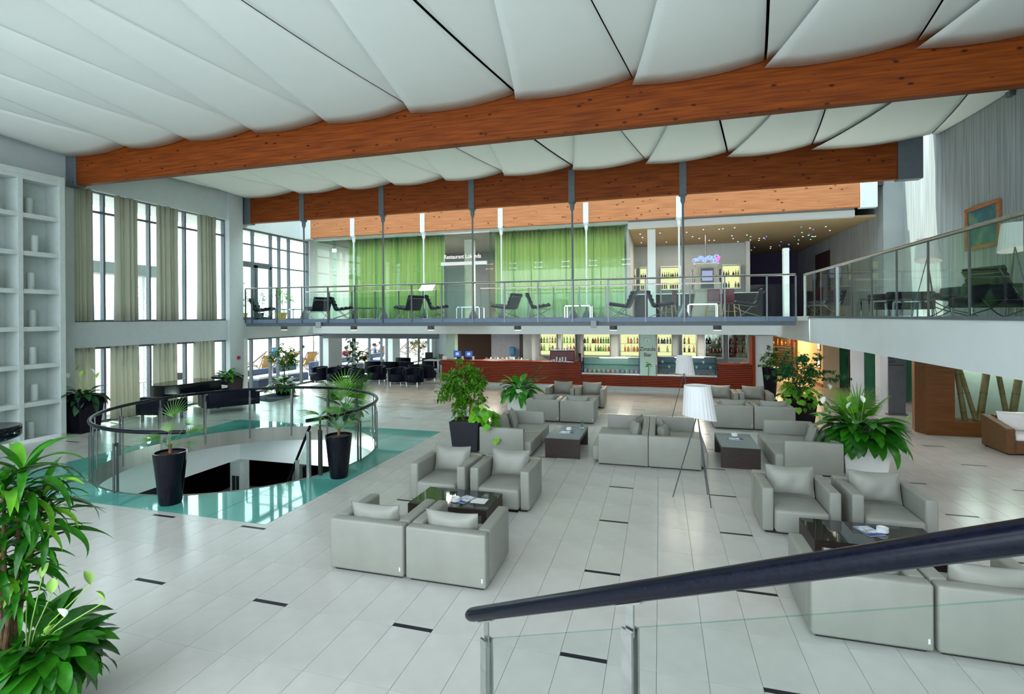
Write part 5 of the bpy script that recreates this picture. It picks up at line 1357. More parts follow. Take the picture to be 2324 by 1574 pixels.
shelf_unit('lit bottle shelf right of the lettered pillar', 1492, 1524, YW - .01, zl, zh, (z1, z2), M_backlit, '', GB, 5, (3, 6, 0, 4))
shelf_unit('lit bottle shelf with few bottles behind the far floor lamp', 1548, 1579, YW - .01, zl, zh, (z1, z2), M_backlit, '', GB, 3, (3, 2, 0))
M_mir = mat('mirror_dark', (.16, .19, .15), .08, metal=.9, var=.4, nscale=5)
shelf_unit('mirrored bottle shelf over the pastry case', 1600, 1638, YW - .01, zl, zh, (z1, z2), M_mir, '', GB, 5, (3, 0, 4), frame=M_steel)
shelf_unit('mirrored shelf with few bottles beside the mahogany end panel', 1652, 1694, YW - .01, zl, zh, (z1, z2), M_mir, '', GB, 3, (3, 5, 0), frame=M_steel)
o = B('back_counter', M_steel, (-5.9, 3.3, YW - .62, YW - .02, 0, 0.80), None); tag(o, 'steel back counter below the bottle shelves', 'counter')
# left part of the bar: partition, dark strip, blind, column
xa, xb = PY(1115, 780, 26).x, PY(1180, 780, 26).x
struct(B('wall_partition', mat('lilac_wall', (.42, .42, .47), .7), (xa, xb, 26, 26.15, 0, 2.27)))
struct(B('door_2', M_blackmatte, (PY(1179, 780, 25.2).x, PY(1187, 780, 25.2).x, 25.2, 25.3, 0, 2.27)))
struct(B('wall_partition_grey', M_grey, (PY(1187, 780, 25).x, PY(1215, 780, 25).x, 25.0, 25.15, 0, 2.27)))
x0, x1 = PY(1037, 780, 29).x, PY(1116, 780, 29).x
e = empty('vertical_blind', (x0, 29, .3)); tag(e, 'brown vertical blind behind the till screens', 'blind')
bm_ = mat('brown_slat', (.16, .09, .06), .7); nsl = 26
sm = MB().box(-.045, .045, -.008, .008, 0, 1.92).mesh('slat', bm_)
for k in range(nsl): inst(sm, e, ((k + .5) * (x1 - x0) / nsl, 0, 0), (0, 0, .5), name='slat')
B('head_rail', M_steel, (0, x1 - x0, -.04, .04, 1.92, 1.96), e)
struct(B('trim_7', mat('pale_green_column', (.50, .66, .58), .6), (PY(1013, 780, 23).x, PY(1032, 780, 23).x, 23, 23.4, 0, 2.27)))
p = PY(1163, 805, 25.4); e = empty('water_cooler', (p.x, 25.4, 0)); tag(e, 'water cooler with a blue bottle behind the bar', 'water cooler')
B('cabinet', M_paperwhite, (-.16, .16, -.16, .16, 0, .95), e, bevel=.02); MB().lathe([(.05, .95), (.06, 1.0), (.15, 1.06), (.15, 1.40), (.10, 1.45)], 18).build('water_bottle', mat('blue_bottle', (.05, .22, .45), .15), e, smooth=True)
e = empty('prep_counter', (-7.4, 24.2, 0)); tag(e, 'grey service counter with tableware behind the bar', 'counter')
B('worktop', M_grey, (-1.0, 1.3, -.3, .3, .86, .90), e); B('cabinet', M_darksteel, (-.98, 1.28, -.28, .3, 0, .859), e)
for k in range(10): MB().lathe([(.03, .901), (.04, 1.0), (.035, 1.0), (.025, .91)], 8).build('glassware', M_paperwhite if k % 2 else M_chrome, e, loc=(-.85 + .2 * k, .1 * (k % 3) - .1, 0))

# =================================================================== RIGHT GROUND FLOOR
struct(B('wall_bar_end', M_white, (3.475, 4.10, 21.35, 21.9, 0, 2.215)))
M_warm = mat('warm_cream_wall', (.62, .50, .36), .7, var=.03)
struct(MB().box(6.45, 6.6, 24.0, 33.9, 0, 2.21).box(6.45, 7.05, 23.9, 24.0, 0, 2.21).build('wall_corridor', M_warm))
struct(B('trim_8', M_oak, (6.42, 6.45, 23.9, 33.9, 0, .12)))
struct(MB().box(4.1, 4.25, 22.6, 33.9, 0, 2.21).build('wall_corridor_left', M_white))
struct(B('wall_corridor_end', mat('amber_panel', (.42, .20, .05), .5), (4.25, 6.45, 33.0, 33.2, 0, 2.21)))
e = empty('wine_rack', (PY(1770, 800, 28).x, 28, 0)); tag(e, 'dark slatted wine rack with spot-lit bottles at the end of the corridor', 'rack')
for k in range(11): B('slat', M_blackmatte, (-.55, .55, -.2, .2, .2 + .12 * k, .25 + .12 * k), e)
for s in (-.57, .55): B('side_panel', mat('rack_wood', (.10, .03, .02), .5) if 'rack_wood' not in MATS else MATS['rack_wood'], (s, s + .02, -.21, .21, 0, 2.15), e)
for k in range(6): inst(bot_me[(k % 3, (2, 0, 5)[k % 3])], e, (-.45 + .18 * k, 0, 1.502), name='bottle')
for (px, py) in ((1748, 766), (1768, 767)):
    p = PY(px, py, 25.5); e2 = MB().lathe([(.05, 0), (.05, .04)], 12).build('ceiling_spot', emis('spot_lens', (1, .75, .45), 6) if 'spot_lens' not in MATS else MATS['spot_lens'], None, loc=(p.x, 25.5, 2.165)); tag(e2, 'small warm ceiling spot at the corridor mouth', 'spotlight', 'corridor ceiling spots')
la = bpy.data.lights.new('corridor_lamp', 'POINT'); la.energy = 90; la.color = (1, .62, .25); la.shadow_soft_size = .12
lo = bpy.data.objects.new('corridor_lamp', la); link(lo); lo.location = (5.3, 27.0, 1.95)
for k, zc in enumerate((1.72, .95)):
    p = PX(1859, 800, 6.44); e = empty('wall_light', (6.44, p.y, zc)); tag(e, ('upper' if k == 0 else 'lower') + ' recessed wall light in the warm corridor wall', 'wall light')
    B('frame', mat('wall_light_frame', (.16, .10, .05), .5) if 'wall_light_frame' not in MATS else MATS['wall_light_frame'], (-.02, .0, -.20, .20, -.24, .24), e); B('lens', emis('wall_light_lens', (1, .85, .55), 2.5) if 'wall_light_lens' not in MATS else MATS['wall_light_lens'], (-.026, -.021, -.12, .12, -.17, .17), e)
B('fire_bell', M_red, (6.40, 6.449, 28.2, 28.5, 1.65, 1.85)); tag(bpy.data.objects['fire_bell'], 'small red fire alarm box on the corridor wall', 'alarm')
p = PX(545, 811, XL + .13); o = B('fire_call_point', M_red, (XL + .121, XL + .16, 15.95, 16.07, .0, .12)); o.location.z = p.z - .06; tag(o, 'red fire call point on the corner column', 'alarm')
# glass doors and walls at the lobby
YL = 20.4
struct(MB().box(PY(1933, 850, YL).x, PY(1961, 850, YL).x, YL, YL + .15, 0, 2.21).build('wall_lobby', M_white))
M_greenglass = mat('deep_green_glass', (.035, .16, .085), .06, spec=.6)
def glass_door(name, px0, px1, y):
    x0, x1 = PY(px0, 850, y).x, PY(px1, 850, y).x; e = struct(empty(name, (x0, y, 0)))
    B('pane', M_greenglass, (0.02, x1 - x0 - .02, .02, .035, .05, 2.15), e)
    MB().box(0, .03, 0, .06, 0, 2.2).box(x1 - x0 - .03, x1 - x0, 0, .06, 0, 2.2).box(.03, x1 - x0 - .03, 0, .06, 2.15, 2.2).build('door_frame', M_steelgrey, e)
    B('door_handle', M_chrome, ((x1 - x0) * .75, (x1 - x0) * .75 + .03, -.04, 0.0, .85, 1.25), e)
glass_door('door_3', 1961, 1996, YL); glass_door('door_4', 1901, 1927, 24.0); glass_door('door_5', 2055, 2120, YL)
struct(MB().box(PY(1998, 850, 18.8).x, PY(2016, 850, 18.8).x + .12, 18.8, 19.2, 0, 2.21).build('trim_9', M_white))
bpy.data.objects['trim_9']['label'] = 'white square column under the gallery'
x0, x1 = PY(2016, 940, 17.86).x, PY(2055, 940, 17.86).x
e = empty('sign_pylon', ((x0 + x1) / 2, 17.86, 0)); tag(e, 'grey steel information pylon with small lettering under the gallery', 'sign'); w = (x1 - x0) / 2
B('panel', mat('pylon_grey', (.16, .17, .20), .35, metal=.4), (-w, w, -.02, .02, .03, 2.15), e); B('foot', M_steelgrey, (-w - .04, w + .06, -.12, .12, 0, .029), e)
for k, (z, l) in enumerate(((1.66, .12), (1.59, .16), (1.54, .13), (1.47, .36))): B('lettering', M_blackmatte, (-w + .01, -w + .01 + l * w * 2 * .95 / .38, -.024, -.0205, z, z + .02), e)
# oak block with glazed bamboo case
xw0 = 6.34; xw1 = PY(2167, 880, 15.1).x
e = empty('bamboo_case', (xw0, 15.1, 0)); tag(e, 'oak clad block with glazed bamboo case under the gallery', 'bamboo case')
MB().prism([(0, .02), (.0, .0), (xw1 - xw0, 0), (xw1 - xw0, .7), (-.02, .7), (-.10, .35)], 0, 2.205).build('oak_block', M_oak, e)
B('oak_sill', M_oak, (xw1 - xw0 + .001, 4.0, 0, .7, 0, .34), e); B('back_panel', mat('pale_green_back', (.42, .52, .47), .6), (xw1 - xw0 + .001, 4.0, .66, .70, .341, 2.205), e)
B('glass_front', M_glass, (xw1 - xw0 + .001, 4.0, .005, .015, .341, 2.205), e)
la = bpy.data.lights.new('case_fill_light', 'AREA'); la.shape = 'RECTANGLE'; la.size = 2.4; la.size_y = .2; la.energy = 22; la.color = (.92, 1, .92)  # added fill light that brightens the back of the bamboo case
lo = bpy.data.objects.new('case_fill_light', la); link(lo); lo.location = (8.4, 15.45, 2.18)
M_bamboo = mat('bamboo', (.24, .17, .07), .5, var=.25, nscale=4)
for k, (xa_, za_, xb_, zb_, r_) in enumerate(((2175, 855, 2215, 955, .05), (2169, 915, 2190, 955, .06), (2238, 852, 2225, 940, .075), (2268, 858, 2284, 940, .055), (2310, 868, 2298, 940, .08))):
    a = PY(xa_, za_, 15.4); b_ = PY(xb_, zb_, 15.4); d_ = (a - b_).normalized()
    t_ = (2.19 - b_.z) / max(.2, d_.z); a = b_ + d_ * min(t_, 2.6); b_ = b_ - d_ * max(0, (b_.z - .345) / max(.3, d_.z))
    if a.x - xw0 < xw1 - xw0 + .1: a = a + Vector((xw1 - a.x + .1, 0, 0))
    pts = [b_ + (a - b_) * q / 8 - Vector((xw0, 15.1, 0)) for q in range(9)]
    mbb = MB().tube(pts, r_, 10)
    cane = mbb.build('bamboo_cane', M_bamboo, e, smooth=True)
    for q in range(1, 8, 2): MB().tube([pts[q] - d_ * .008, pts[q] + d_ * .008], r_ * 1.08, 10).build('node_ring', mat('bamboo_node', (.12, .08, .03), .6) if 'bamboo_node' not in MATS else MATS['bamboo_node'], cane)
for (x, y) in ((5.6, 9.0), (5.6, 12.5), (6.0, 16.3), (5.5, 19.5), (8.5, 12.0), (7.6, 18.3), (5.6, 5.5)):
    la = bpy.data.lights.new('gallery_fill_light', 'AREA'); la.shape = 'DISK'; la.size = .25; la.energy = 6; la.color = (1, .92, .92)  # added fill lights without fixtures, brightening the floor under the gallery
    lo = bpy.data.objects.new('gallery_fill_light', la); link(lo); lo.location = (x, y, 2.195)
# wicker armchair
M_wicker = None
def _wicker():
    m, nt, b = _new('wicker'); b.inputs['Roughness'].default_value = .55
    v = coords(nt, (1, 1, 1)); 
    w1 = N(nt, 'ShaderNodeTexWave', wave_type='BANDS', bands_direction='Z'); w1.inputs['Scale'].default_value = 26; nt.links.new(v, w1.inputs['Vector'])
    w2 = N(nt, 'ShaderNodeTexWave', wave_type='BANDS', bands_direction='DIAGONAL'); w2.inputs['Scale'].default_value = 14; nt.links.new(v, w2.inputs['Vector'])
    ml = N(nt, 'ShaderNodeMath', operation='MULTIPLY'); nt.links.new(w1.outputs['Fac'], ml.inputs[0]); nt.links.new(w2.outputs['Fac'], ml.inputs[1])
    cr = N(nt, 'ShaderNodeValToRGB'); cr.color_ramp.elements[0].color = (.07, .028, .01, 1); cr.color_ramp.elements[1].color = (.42, .20, .075, 1); cr.color_ramp.elements[1].position = .6
    nt.links.new(ml.outputs[0], cr.inputs['Fac']); nt.links.new(cr.outputs['Color'], b.inputs['Base Color'])
    bp = N(nt, 'ShaderNodeBump'); bp.inputs['Strength'].default_value = .8; bp.inputs['Distance'].default_value = .01
    nt.links.new(ml.outputs[0], bp.inputs['Height']); nt.links.new(bp.outputs['Normal'], b.inputs['Normal'])
    return m
M_wicker = _wicker()
e = empty('wicker_armchair', (7.55, 13.78, 0)); tag(e, 'wicker armchair with white cushions beside the bamboo case', 'armchair')
for s in (-1, 1):
    q = sorted((s * .52, s * .36))
    MB().add([(q[0], -.45, .03), (q[1], -.45, .03), (q[1], .45, .03), (q[0], .45, .03), (q[0], -.45, .56), (q[1], -.45, .56), (q[1], .45, .72), (q[0], .45, .72)], [(0, 3, 2, 1), (4, 5, 6, 7), (0, 1, 5, 4), (1, 2, 6, 5), (2, 3, 7, 6), (3, 0, 4, 7)]).build('arm', M_wicker, e, bevel=.02)
B('backrest', M_wicker, (-.359, .359, .30, .45, .03, .72), e, bevel=.02); B('seat_base', M_wicker, (-.359, .359, -.43, .299, .03, .30), e, bevel=.02)
B('seat_cushion', M_paperwhite, (-.35, .35, -.44, .29, .301, .42), e, bevel=.04, seg=3, smooth=True)
put(pillow(.72, .42, .20), (0, .18, .62), rx=-.2).build('back_cushion', M_paperwhite, e, smooth='all')
for sx in (-.44, .44):
    for sy in (-.38, .38): B('foot', M_wenge, (sx - .03, sx + .03, sy - .03, sy + .03, 0, .03), e)

# =================================================================== UPPER LEVEL
# restaurant glass front with curtains
gw = struct(empty('window_8', (0, YF + .08, ZG))); gw['label'] = 'point-fixed glass front of the restaurant above the bar'
js = [XL, -14.59, -13.48, -12.39, -11.33, -10.27, -9.11]; js2 = [-6.90, -5.86, -4.77, -3.65, -2.54, -1.25]
ZT = 6.62 - ZG
M_gwall = glass('restaurant_glass', (.93, .985, .95), .7)
for jj in (js, js2):
    for a, b_ in zip(jj[:-1], jj[1:]): B('pane', M_gwall, (a + .01, b_ - .01, -.008, .008, 0.02, ZT), gw)
    for x in jj[1:] if jj is js else jj:
        B('glass_fin', M_glassg, (x - .01, x + .01, .02, .30, 0.02, ZT), gw)
        f = empty('spider_fitting', (x, -.02, 5.12 - ZG), parent=gw)
        for sz in (-.10, .10):
            MB().bar((-.13, 0, sz), (.13, 0, sz), .018, .018).cyl((-.13, -.03, sz), (-.13, .02, sz), .03, n=8).cyl((.13, -.03, sz), (.13, .02, sz), .03, n=8).build('arm', M_steel, f)
struct(MB().box(XL, -1.1, YF + .0, YF + .35, 6.62, 8.6).build('wall_restaurant_head', M_white))
def gcurtain(label, x0, x1, folds, seed):
    return curtain('green_curtain', label, x0, x1, ZG + .03, 6.6, folds, x=YF + .62, m=M_curtaing, along='x', amp=.07, seed=seed)
gcurtain('green curtain behind the restaurant glass on the terrace side of the door', -14.1, -9.2, 30, 31)
gcurtain('green curtain behind the restaurant glass between the door and the bar', -6.85, -1.35, 34, 33)
e = empty('restaurant_sign', (PY(1008, 588, YF).x, YF - .02, 0)); tag(e, 'white lettering Restaurant Lokanda above the restaurant door', 'sign')
for s in ('Restaurant Lokanda',):
    me = text_mesh(s, .25, .004, 'LEFT', .002); me.materials.append(emis('sign_white', (.95, 1, 1), .55))
    wd = max(v.co.x for v in me.vertices); tw = PY(1092, 580, YF).x - PY(1008, 588, YF).x
    for v in me.vertices: v.co.x *= tw / wd
    o = bpy.data.objects.new('lettering', me); link(o, e); o.rotation_euler = (PI / 2, 0, 0); o.location = (0, 0, PY(1050, 586, YF).z)
za = PY(1050, 601, YF).z
B('sign_bar', M_paperwhite, (-.15, tw + .25, .0, .10, za, za + .14), e)
struct(B('door_6', M_steelgrey, (-9.0, -8.9, YF + .1, YF + .2, ZG, 5.2)))
B('door_leaf', M_glassg, (-8.9, -8.0, YF + .12, YF + .14, ZG + .02, 5.1)); tag(bpy.data.objects['door_leaf'], 'glass leaf of the restaurant door', 'door')
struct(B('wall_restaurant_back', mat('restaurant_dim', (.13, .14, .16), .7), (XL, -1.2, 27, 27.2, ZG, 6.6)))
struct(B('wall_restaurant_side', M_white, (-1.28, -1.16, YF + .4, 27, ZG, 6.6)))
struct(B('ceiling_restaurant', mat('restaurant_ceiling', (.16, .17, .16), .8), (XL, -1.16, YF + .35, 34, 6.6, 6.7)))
struct(B('trim_10', mat('restaurant_column', (.55, .60, .56), .6), (-8.75, -8.35, 22.5, 22.9, ZG, 6.6)))
struct(B('trim_11', mat('restaurant_screen', (.18, .10, .07), .6), (-7.9, -6.6, 23.5, 23.6, ZG, 5.6)))
for k, x in enumerate((-13, -10.3, -5.6, -2.9)):
    la = bpy.data.lights.new('restaurant_fill_light', 'AREA'); la.energy = 110; la.size = 1.2; la.color = (1, .97, .88)  # added unseen area lights that brighten the green curtains from behind
    lo = bpy.data.objects.new('restaurant_fill_light', la); link(lo); lo.location = (x, 23.2, 6.5)
e = empty('menu_stand', (PY(972, 700, 19.3).x, 19.2, ZG)); tag(e, 'steel menu stand with a slanted card by the restaurant landing', 'stand')
MB().cyl((0, 0, .02), (0, 0, 1.15), .02).build('pole', M_steel, e); MB().lathe([(.18, 0), (.18, .02)], 16).build('base', M_steel, e)
MB().add([(-.3, -.15, 1.15), (.3, -.15, 1.15), (.3, .18, 1.42), (-.3, .18, 1.42), (-.3, -.15, 1.13), (.3, -.15, 1.13), (.3, .18, 1.40), (-.3, .18, 1.40)], [(0, 1, 2, 3), (7, 6, 5, 4), (0, 4, 5, 1), (1, 5, 6, 2), (2, 6, 7, 3), (3, 7, 4, 0)]).build('board', M_print, e)
# upstairs bar
struct(MB().box(-1.16, 6.5, 20.35, 20.6, 6.38, 6.60).build('trim_12', M_white)); struct(MB().box(-1.16, 6.5, 20.40, 20.6, 6.60, 8.6).build('trim_13', M_shelf))
M_tan = mat('tan_ceiling', (.50, .36, .20), .7, var=.03)
struct(MB().box(-1.16, XR, 20.6, 34, 6.37, 6.45).build('ceiling_bar', M_tan))
struct(MB().box(-1.16, PY(1690, 600, 26).x, 26, 26.2, ZG, 6.37).build('wall_bar_upper', M_shelf))
struct(MB().box(PY(1690, 600, 26).x, PY(1699, 600, 26).x, 25.6, 26.2, ZG, 6.37).build('trim_14', M_white))
struct(MB().box(PY(1699, 600, 26).x, XR, 31, 31.2, ZG, 6.37).build('wall_casino', mat('plum_wall', (.05, .03, .09), .7)))
struct(B('trim_15', M_white, (PY(1470, 600, 21).x, PY(1488, 600, 21).x, 20.75, 21.05, ZG, 6.36))); bpy.data.objects['trim_15']['label'] = 'white column at the upstairs bar'
o = B('white_pylon', M_steelwhite, (PY(1778, 650, 19.6).x, PY(1790, 650, 19.6).x, 19.5, 19.75, ZG, PY(1784, 563, 19.6).z)); tag(o, 'tall narrow white post between the footbridge and the gallery', 'post')
zl2, zh2 = PY(1520, 655, 25.8).z, PY(1520, 607, 25.8).z
GU = ('bottle on the lit shelves of the upstairs bar', 'bottles at the upstairs bar'); zm = (zh2 - zl2) / 2
for lab, a, b_, n in (('lit bottle shelf upstairs next to the green curtain', 1431, 1444, 3), ('lit bottle shelf upstairs left of the white column', 1455, 1468, 3), ('wide lit bottle shelf upstairs behind the hanger rods', 1502, 1545, 9), ('lit bottle shelf upstairs right of the gaming machines', 1640, 1678, 7)):
    shelf_unit(lab, a, b_, 25.95, zl2, zh2, (zm,), M_backlit, '', GU, n, (0, 1, 1, 2, 3), frame=M_steel)
o = empty('upstairs_bar', (0, 24.2, ZG)); tag(o, 'dark counter of the upstairs bar', 'bar counter')
B('front', M_blackmatte, (-1.1, 4.2, 0, .5, 0, 1.02), o); B('countertop', M_steel, (-1.1, 4.2, -.06, .56, 1.021, 1.06), o)
e = empty('gaming_machine', (PY(1603, 700, 22.5).x, 22.5, ZG)); tag(e, 'white four-sided gaming cabinet with screens and a neon topper', 'gaming machine')
MB().lathe([(.78, 0), (.78, .1), (.62, .8), (.60, 1.0), (.72, 1.1), (.55, 2.0), (.60, 2.15)], 4).xf(Matrix.Rotation(PI / 4, 4, 'Z')).build('cabinet', mat('cabinet_cream', (.62, .60, .52), .5), e)
for k in range(4):
    a = k * PI / 2 - PI / 2; mm_ = Matrix.Rotation(k * PI / 2, 4, 'Z')
    MB().box(-.24, .24, -.55, -.53, 1.15, 1.95).xf(mm_).build('bezel', M_steelgrey, e); MB().box(-.20, .20, -.56, -.551, 1.45, 1.85).xf(mm_).build('screen', emis('cab_screen', (.25, .28, .45), .8) if 'cab_screen' not in MATS else MATS['cab_screen'], e)
B('topper', M_steel, (-.5, .5, -.1, .1, 2.151, 2.2), e)
mbn = MB(); rnd = random.Random(77)
for k in range(26):
    x = -.46 + .92 * k / 26; r_ = rnd.uniform(.04, .08); zc = 2.33 + rnd.uniform(-.06, .14) * (1 if k > 5 else .4)
    mbn.tube([(x + r_ * math.cos(t), -.03, zc + r_ * math.sin(t)) for t in [q * PI / 5 for q in range(10)]], .010, 4, closed=True)
nb = mbn.build('neon_tubing', emis('neon_blue', (.20, .30, 1.0), 1.3), e); nb['kind'] = 'stuff'
mbn = MB()
for k in range(5):
    x = .44 + .01 * k; mbn.tube([(x + .05 * math.cos(t), -.04, 2.30 + .03 * k + .05 * math.sin(t)) for t in [q * PI / 5 for q in range(10)]], .010, 4, closed=True)
nb = mbn.build('neon_tubing_pink', emis('neon_pink', (1.0, .10, .5), 1.3), e); nb['kind'] = 'stuff'
MB().cyl((0, 0, 2.2), (0, 0, 3.43), .025).build('drop_pole', M_steel, e)
def bar_chair(label, x, y, rz):
    e = empty('bar_chair', (x, y, ZG), rz); tag(e, label, 'chair')
    B('seat', M_maroon, (-.24, .24, -.22, .22, .50, .58), e, bevel=.03); B('backrest', M_maroon, (-.23, .23, -.26, -.20, .60, 1.08), e, bevel=.05, seg=3, smooth=True)
    mt_ = mat('pale_wood', (.50, .36, .14), .5) if 'pale_wood' not in MATS else MATS['pale_wood']
    for sx in (-.2, .2):
        for sy in (-.18, .18): MB().bar((sx * 1.3, sy * 1.3, 0), (sx, sy, .50), .035, .035).build('leg', mt_, e)
    B('stretcher', mt_, (-.23, .23, -.01, .01, .2, .225), e)
for px, w, rz in ((1518, 'by the hanger rods', 1.2), (1618, 'in front of the gaming cabinet', 0.0), (1660, 'right of the gaming cabinet', -.6)):
    p = PY(px, 700, 21.6); bar_chair('maroon leather bar chair on pale wooden legs ' + w, p.x, 21.6, rz)
mb1 = MB(); mb2 = MB(); mb3 = MB(); rnd = random.Random(5)
for k in range(16):
    x = rnd.uniform(-.8, 3.2); y = rnd.uniform(21, 25); mb1.lathe([(.024, 0), (.024, .01)], 8, (x, y, 6.358))
for k in range(46):
    x = rnd.uniform(3.4, 6.6); y = rnd.uniform(22, 30.5); (mb1, mb1, mb2, mb3)[rnd.randrange(4)].lathe([(.024, 0), (.024, .01)], 8, (x, y, 6.358))
for mbx, nm, cc in ((mb1, 'white', (.75, .7, 1)), (mb2, 'blue', (.1, .15, 1)), (mb3, 'green', (.1, 1, .25))):
    o = mbx.build('star_lights', emis('star_' + nm, cc, 2.5)); tag(o, nm + ' pinpoint star lights in the tan ceiling', 'ceiling lights', kind='stuff')
la = bpy.data.lights.new('upstairs_bar_lamp', 'AREA'); la.energy = 45; la.size = 1.5; la.color = (1, .86, .70)
lo = bpy.data.objects.new('upstairs_bar_lamp', la); link(lo); lo.location = (1.0, 23.3, 6.3)
for k, x in enumerate((-7.5, -4.5, -1.5, 1.5)):
    la = bpy.data.lights.new('bar_lamp', 'AREA'); la.energy = 38; la.size = .5; la.color = (1, .9, .75)
    lo = bpy.data.objects.new('bar_lamp', la); link(lo); lo.location = (x, 22.8, 2.2)
# door on the right wall upstairs
struct(B('door_7', mat('dark_red_door', (.05, .02, .025), .5), (XR - .03, XR - .001, PX(1885, 640, XR).y, PX(1852, 640, XR).y, ZG, PX(1870, 572, XR).z)))
# gallery furniture
SB = 'black leather sofa on thin legs on the gallery, '
def gsofa(label, x, y, rz, L):
    e = empty('gallery_sofa', (x, y, ZG), rz); tag(e, label, 'sofa'); h = L / 2
    B('backrest', M_bleather, (-h, h, -.38, -.24, .18, .62), e, bevel=.03, smooth=True); B('seat', M_bleather, (-h, h, -.239, .36, .18, .38), e, bevel=.03, smooth=True)
    for s in (-1, 1):
        q = sorted((s * (h + .001), s * (h + .15))); B('arm', M_bleather, (q[0], q[1], -.38, .36, .42, .58), e, bevel=.04, smooth=True)
        for sy in (-.32, .30): B('leg', M_chrome, (s * (h - .05) - .015, s * (h - .05) + .015, sy - .015, sy + .015, 0, .179), e)
gsofa(SB + 'below the floor lamp', 5.95, 15.3, .1, 1.05); gsofa(SB + 'below the painting', 6.1, 11.9, .05, 1.15)
lounger(99, 6.2, 13.6, ZG, PI / 2 - .2, 'black tufted lounge chair on the gallery between the two black sofas'); lounger(98, 5.75, 10.9, ZG, -PI / 2 + .3, 'black tufted lounge chair on the gallery in front of the sofa below the painting'); lounger(97, 5.3, 19.2, ZG, PI / 2 + .5, 'black tufted lounge chair where the gallery meets the footbridge')
side_table('steel and glass side table beside the sofa below the gallery floor lamp', 5.2, 14.3, ZG)
floor_lamp('white shaded tripod floor lamp on the gallery near the bright recess', 6.15, 14.55, ZG, rz=.4, spread=.3)
floor_lamp('white shaded tripod floor lamp on the gallery beyond the painting', 6.8, 12.6, ZG, rz=1.2, spread=.25)
y0, y1, z0, z1 = 13.76, 15.08, 4.5, 5.52
e = empty('framed_painting', (XR - .002, (y0 + y1) / 2, (z0 + z1) / 2)); tag(e, 'teal painting in an orange wooden frame on the gallery wall', 'painting'); a, b_ = (y1 - y0) / 2, (z1 - z0) / 2
M_frame = wood('frame_wood', (.45, .16, .05), (.28, .08, .02), .35, 1, 2, knots=False)
B('frame_rail', M_frame, (-.06, 0, -a, a, b_ - .09, b_), e, bevel=.01); B('frame_rail', M_frame, (-.06, 0, -a, a, -b_, -b_ + .09), e, bevel=.01)
B('frame_stile', M_frame, (-.06, 0, -a, -a + .09, -b_ + .09, b_ - .09), e, bevel=.01); B('frame_stile', M_frame, (-.06, 0, a - .09, a, -b_ + .09, b_ - .09), e, bevel=.01)
m, nt, bb = _new('abstract_canvas'); no = N(nt, 'ShaderNodeTexNoise'); no.inputs['Scale'].default_value = 3.2; no.inputs['Detail'].default_value = 6; nt.links.new(coords(nt), no.inputs['Vector'])
cr = N(nt, 'ShaderNodeValToRGB'); cr.color_ramp.elements[0].color = (.01, .12, .15, 1); cr.color_ramp.elements[1].color = (.35, .42, .38, 1); cr.color_ramp.elements[0].position = .45; cr.color_ramp.elements[1].position = .8
q = cr.color_ramp.elements.new(.6); q.color = (.03, .22, .20, 1); q = cr.color_ramp.elements.new(.7); q.color = (.25, .20, .05, 1)
nt.links.new(no.outputs['Fac'], cr.inputs['Fac']); nt.links.new(cr.outputs['Color'], bb.inputs['Base Color'])
B('canvas', m, (-.025, -.01, -a + .09, a - .09, -b_ + .09, b_ - .09), e)
B('liner', M_potwhite, (-.03, -.026, -a + .09, -a + .115, -b_ + .09, b_ - .09), e)
o = B('wall_spot', M_steelgrey, (-.10, 0, -.08, .08, -.12, .08)); p = PX(2300, 205, XR); o.location = (XR - .001, p.y, p.z); tag(o, 'small grey wall spotlight high on the gallery wall', 'spotlight')
# =================================================================== TERRACE OUTSIDE
M_deck = stripes('terrace_deck', (.20, .17, .15), (.28, .25, .22), axis=0, scale=8, rough=.8)
struct(B('floor_terrace', M_deck, (-70, XL - .31, -10, 60, -.25, -.02)))
struct(B('roof_eave', M_white, (XL - 2.2, XL - .31, 9.0, 22, 6.75, 6.95)))
o = struct(B('sea', mat('sea_water', (.12, .30, .42), .15, var=.1), (-600, -71, -300, 500, -3.2, -3.0)))
mbh = MB(); n = 40
for k in range(n + 1):
    t = k / n; y = -150 + 420 * t; h = 6 + 7 * abs(math.sin(t * 9.0)) + 4 * math.sin(t * 23) ** 2
    mbh.v += [(-330, y, -3), (-350, y, h), (-380, y, -3)]
for k in range(n):
    a = 3 * k; mbh.f += [(a, a + 1, a + 4, a + 3), (a + 1, a + 2, a + 5, a + 4)]
o = mbh.build('far_hills', mat('haze_blue_hill', (.20, .30, .42), .9)); tag(o, 'hazy blue hills across the water', 'hills'); o['kind'] = 'structure'
# deck chairs
M_canvas = mat('deck_canvas', (.45, .26, .09), .8); M_canvasb = mat('deck_canvas_blue', (.06, .30, .55), .8); M_frameb = mat('deckchair_wood', (.10, .05, .04), .6)
def make_deckchair(m):
    e = empty('deck_chair', (0, 0, 0))
    for s in (-.27, .27):
        MB().bar((s, -.62, 1.05), (s, .55, .02), .03, .04).build('frame_rail', M_frameb, e); MB().bar((s * .9, .62, .45), (s * .9, -.45, .02), .03, .04).build('frame_rail', M_frameb, e); MB().bar((s * 1.1, -.35, .80), (s * 1.1, -.62, .02), .025, .03).build('prop', M_frameb, e)
    MB().bar((-.29, -.62, 1.05), (.29, -.62, 1.05), .03, .03).build('cross_rail', M_frameb, e); MB().bar((-.29, .62, .45), (.29, .62, .45), .03, .03).build('cross_rail', M_frameb, e)
    def cv(u, v):
        y = -.60 + 1.2 * v; z = 1.05 * (1 - v) + .45 * v - .42 * math.sin(PI * v) ** .8
        return ((u - .5) * .5, y, z)
    MB().sheet(cv, 4, 10, (0, 0, .006)).build('canvas_sling', m, e, smooth='all')
    return e
dcp = make_deckchair(M_canvas); dcb = make_deckchair(M_canvasb)
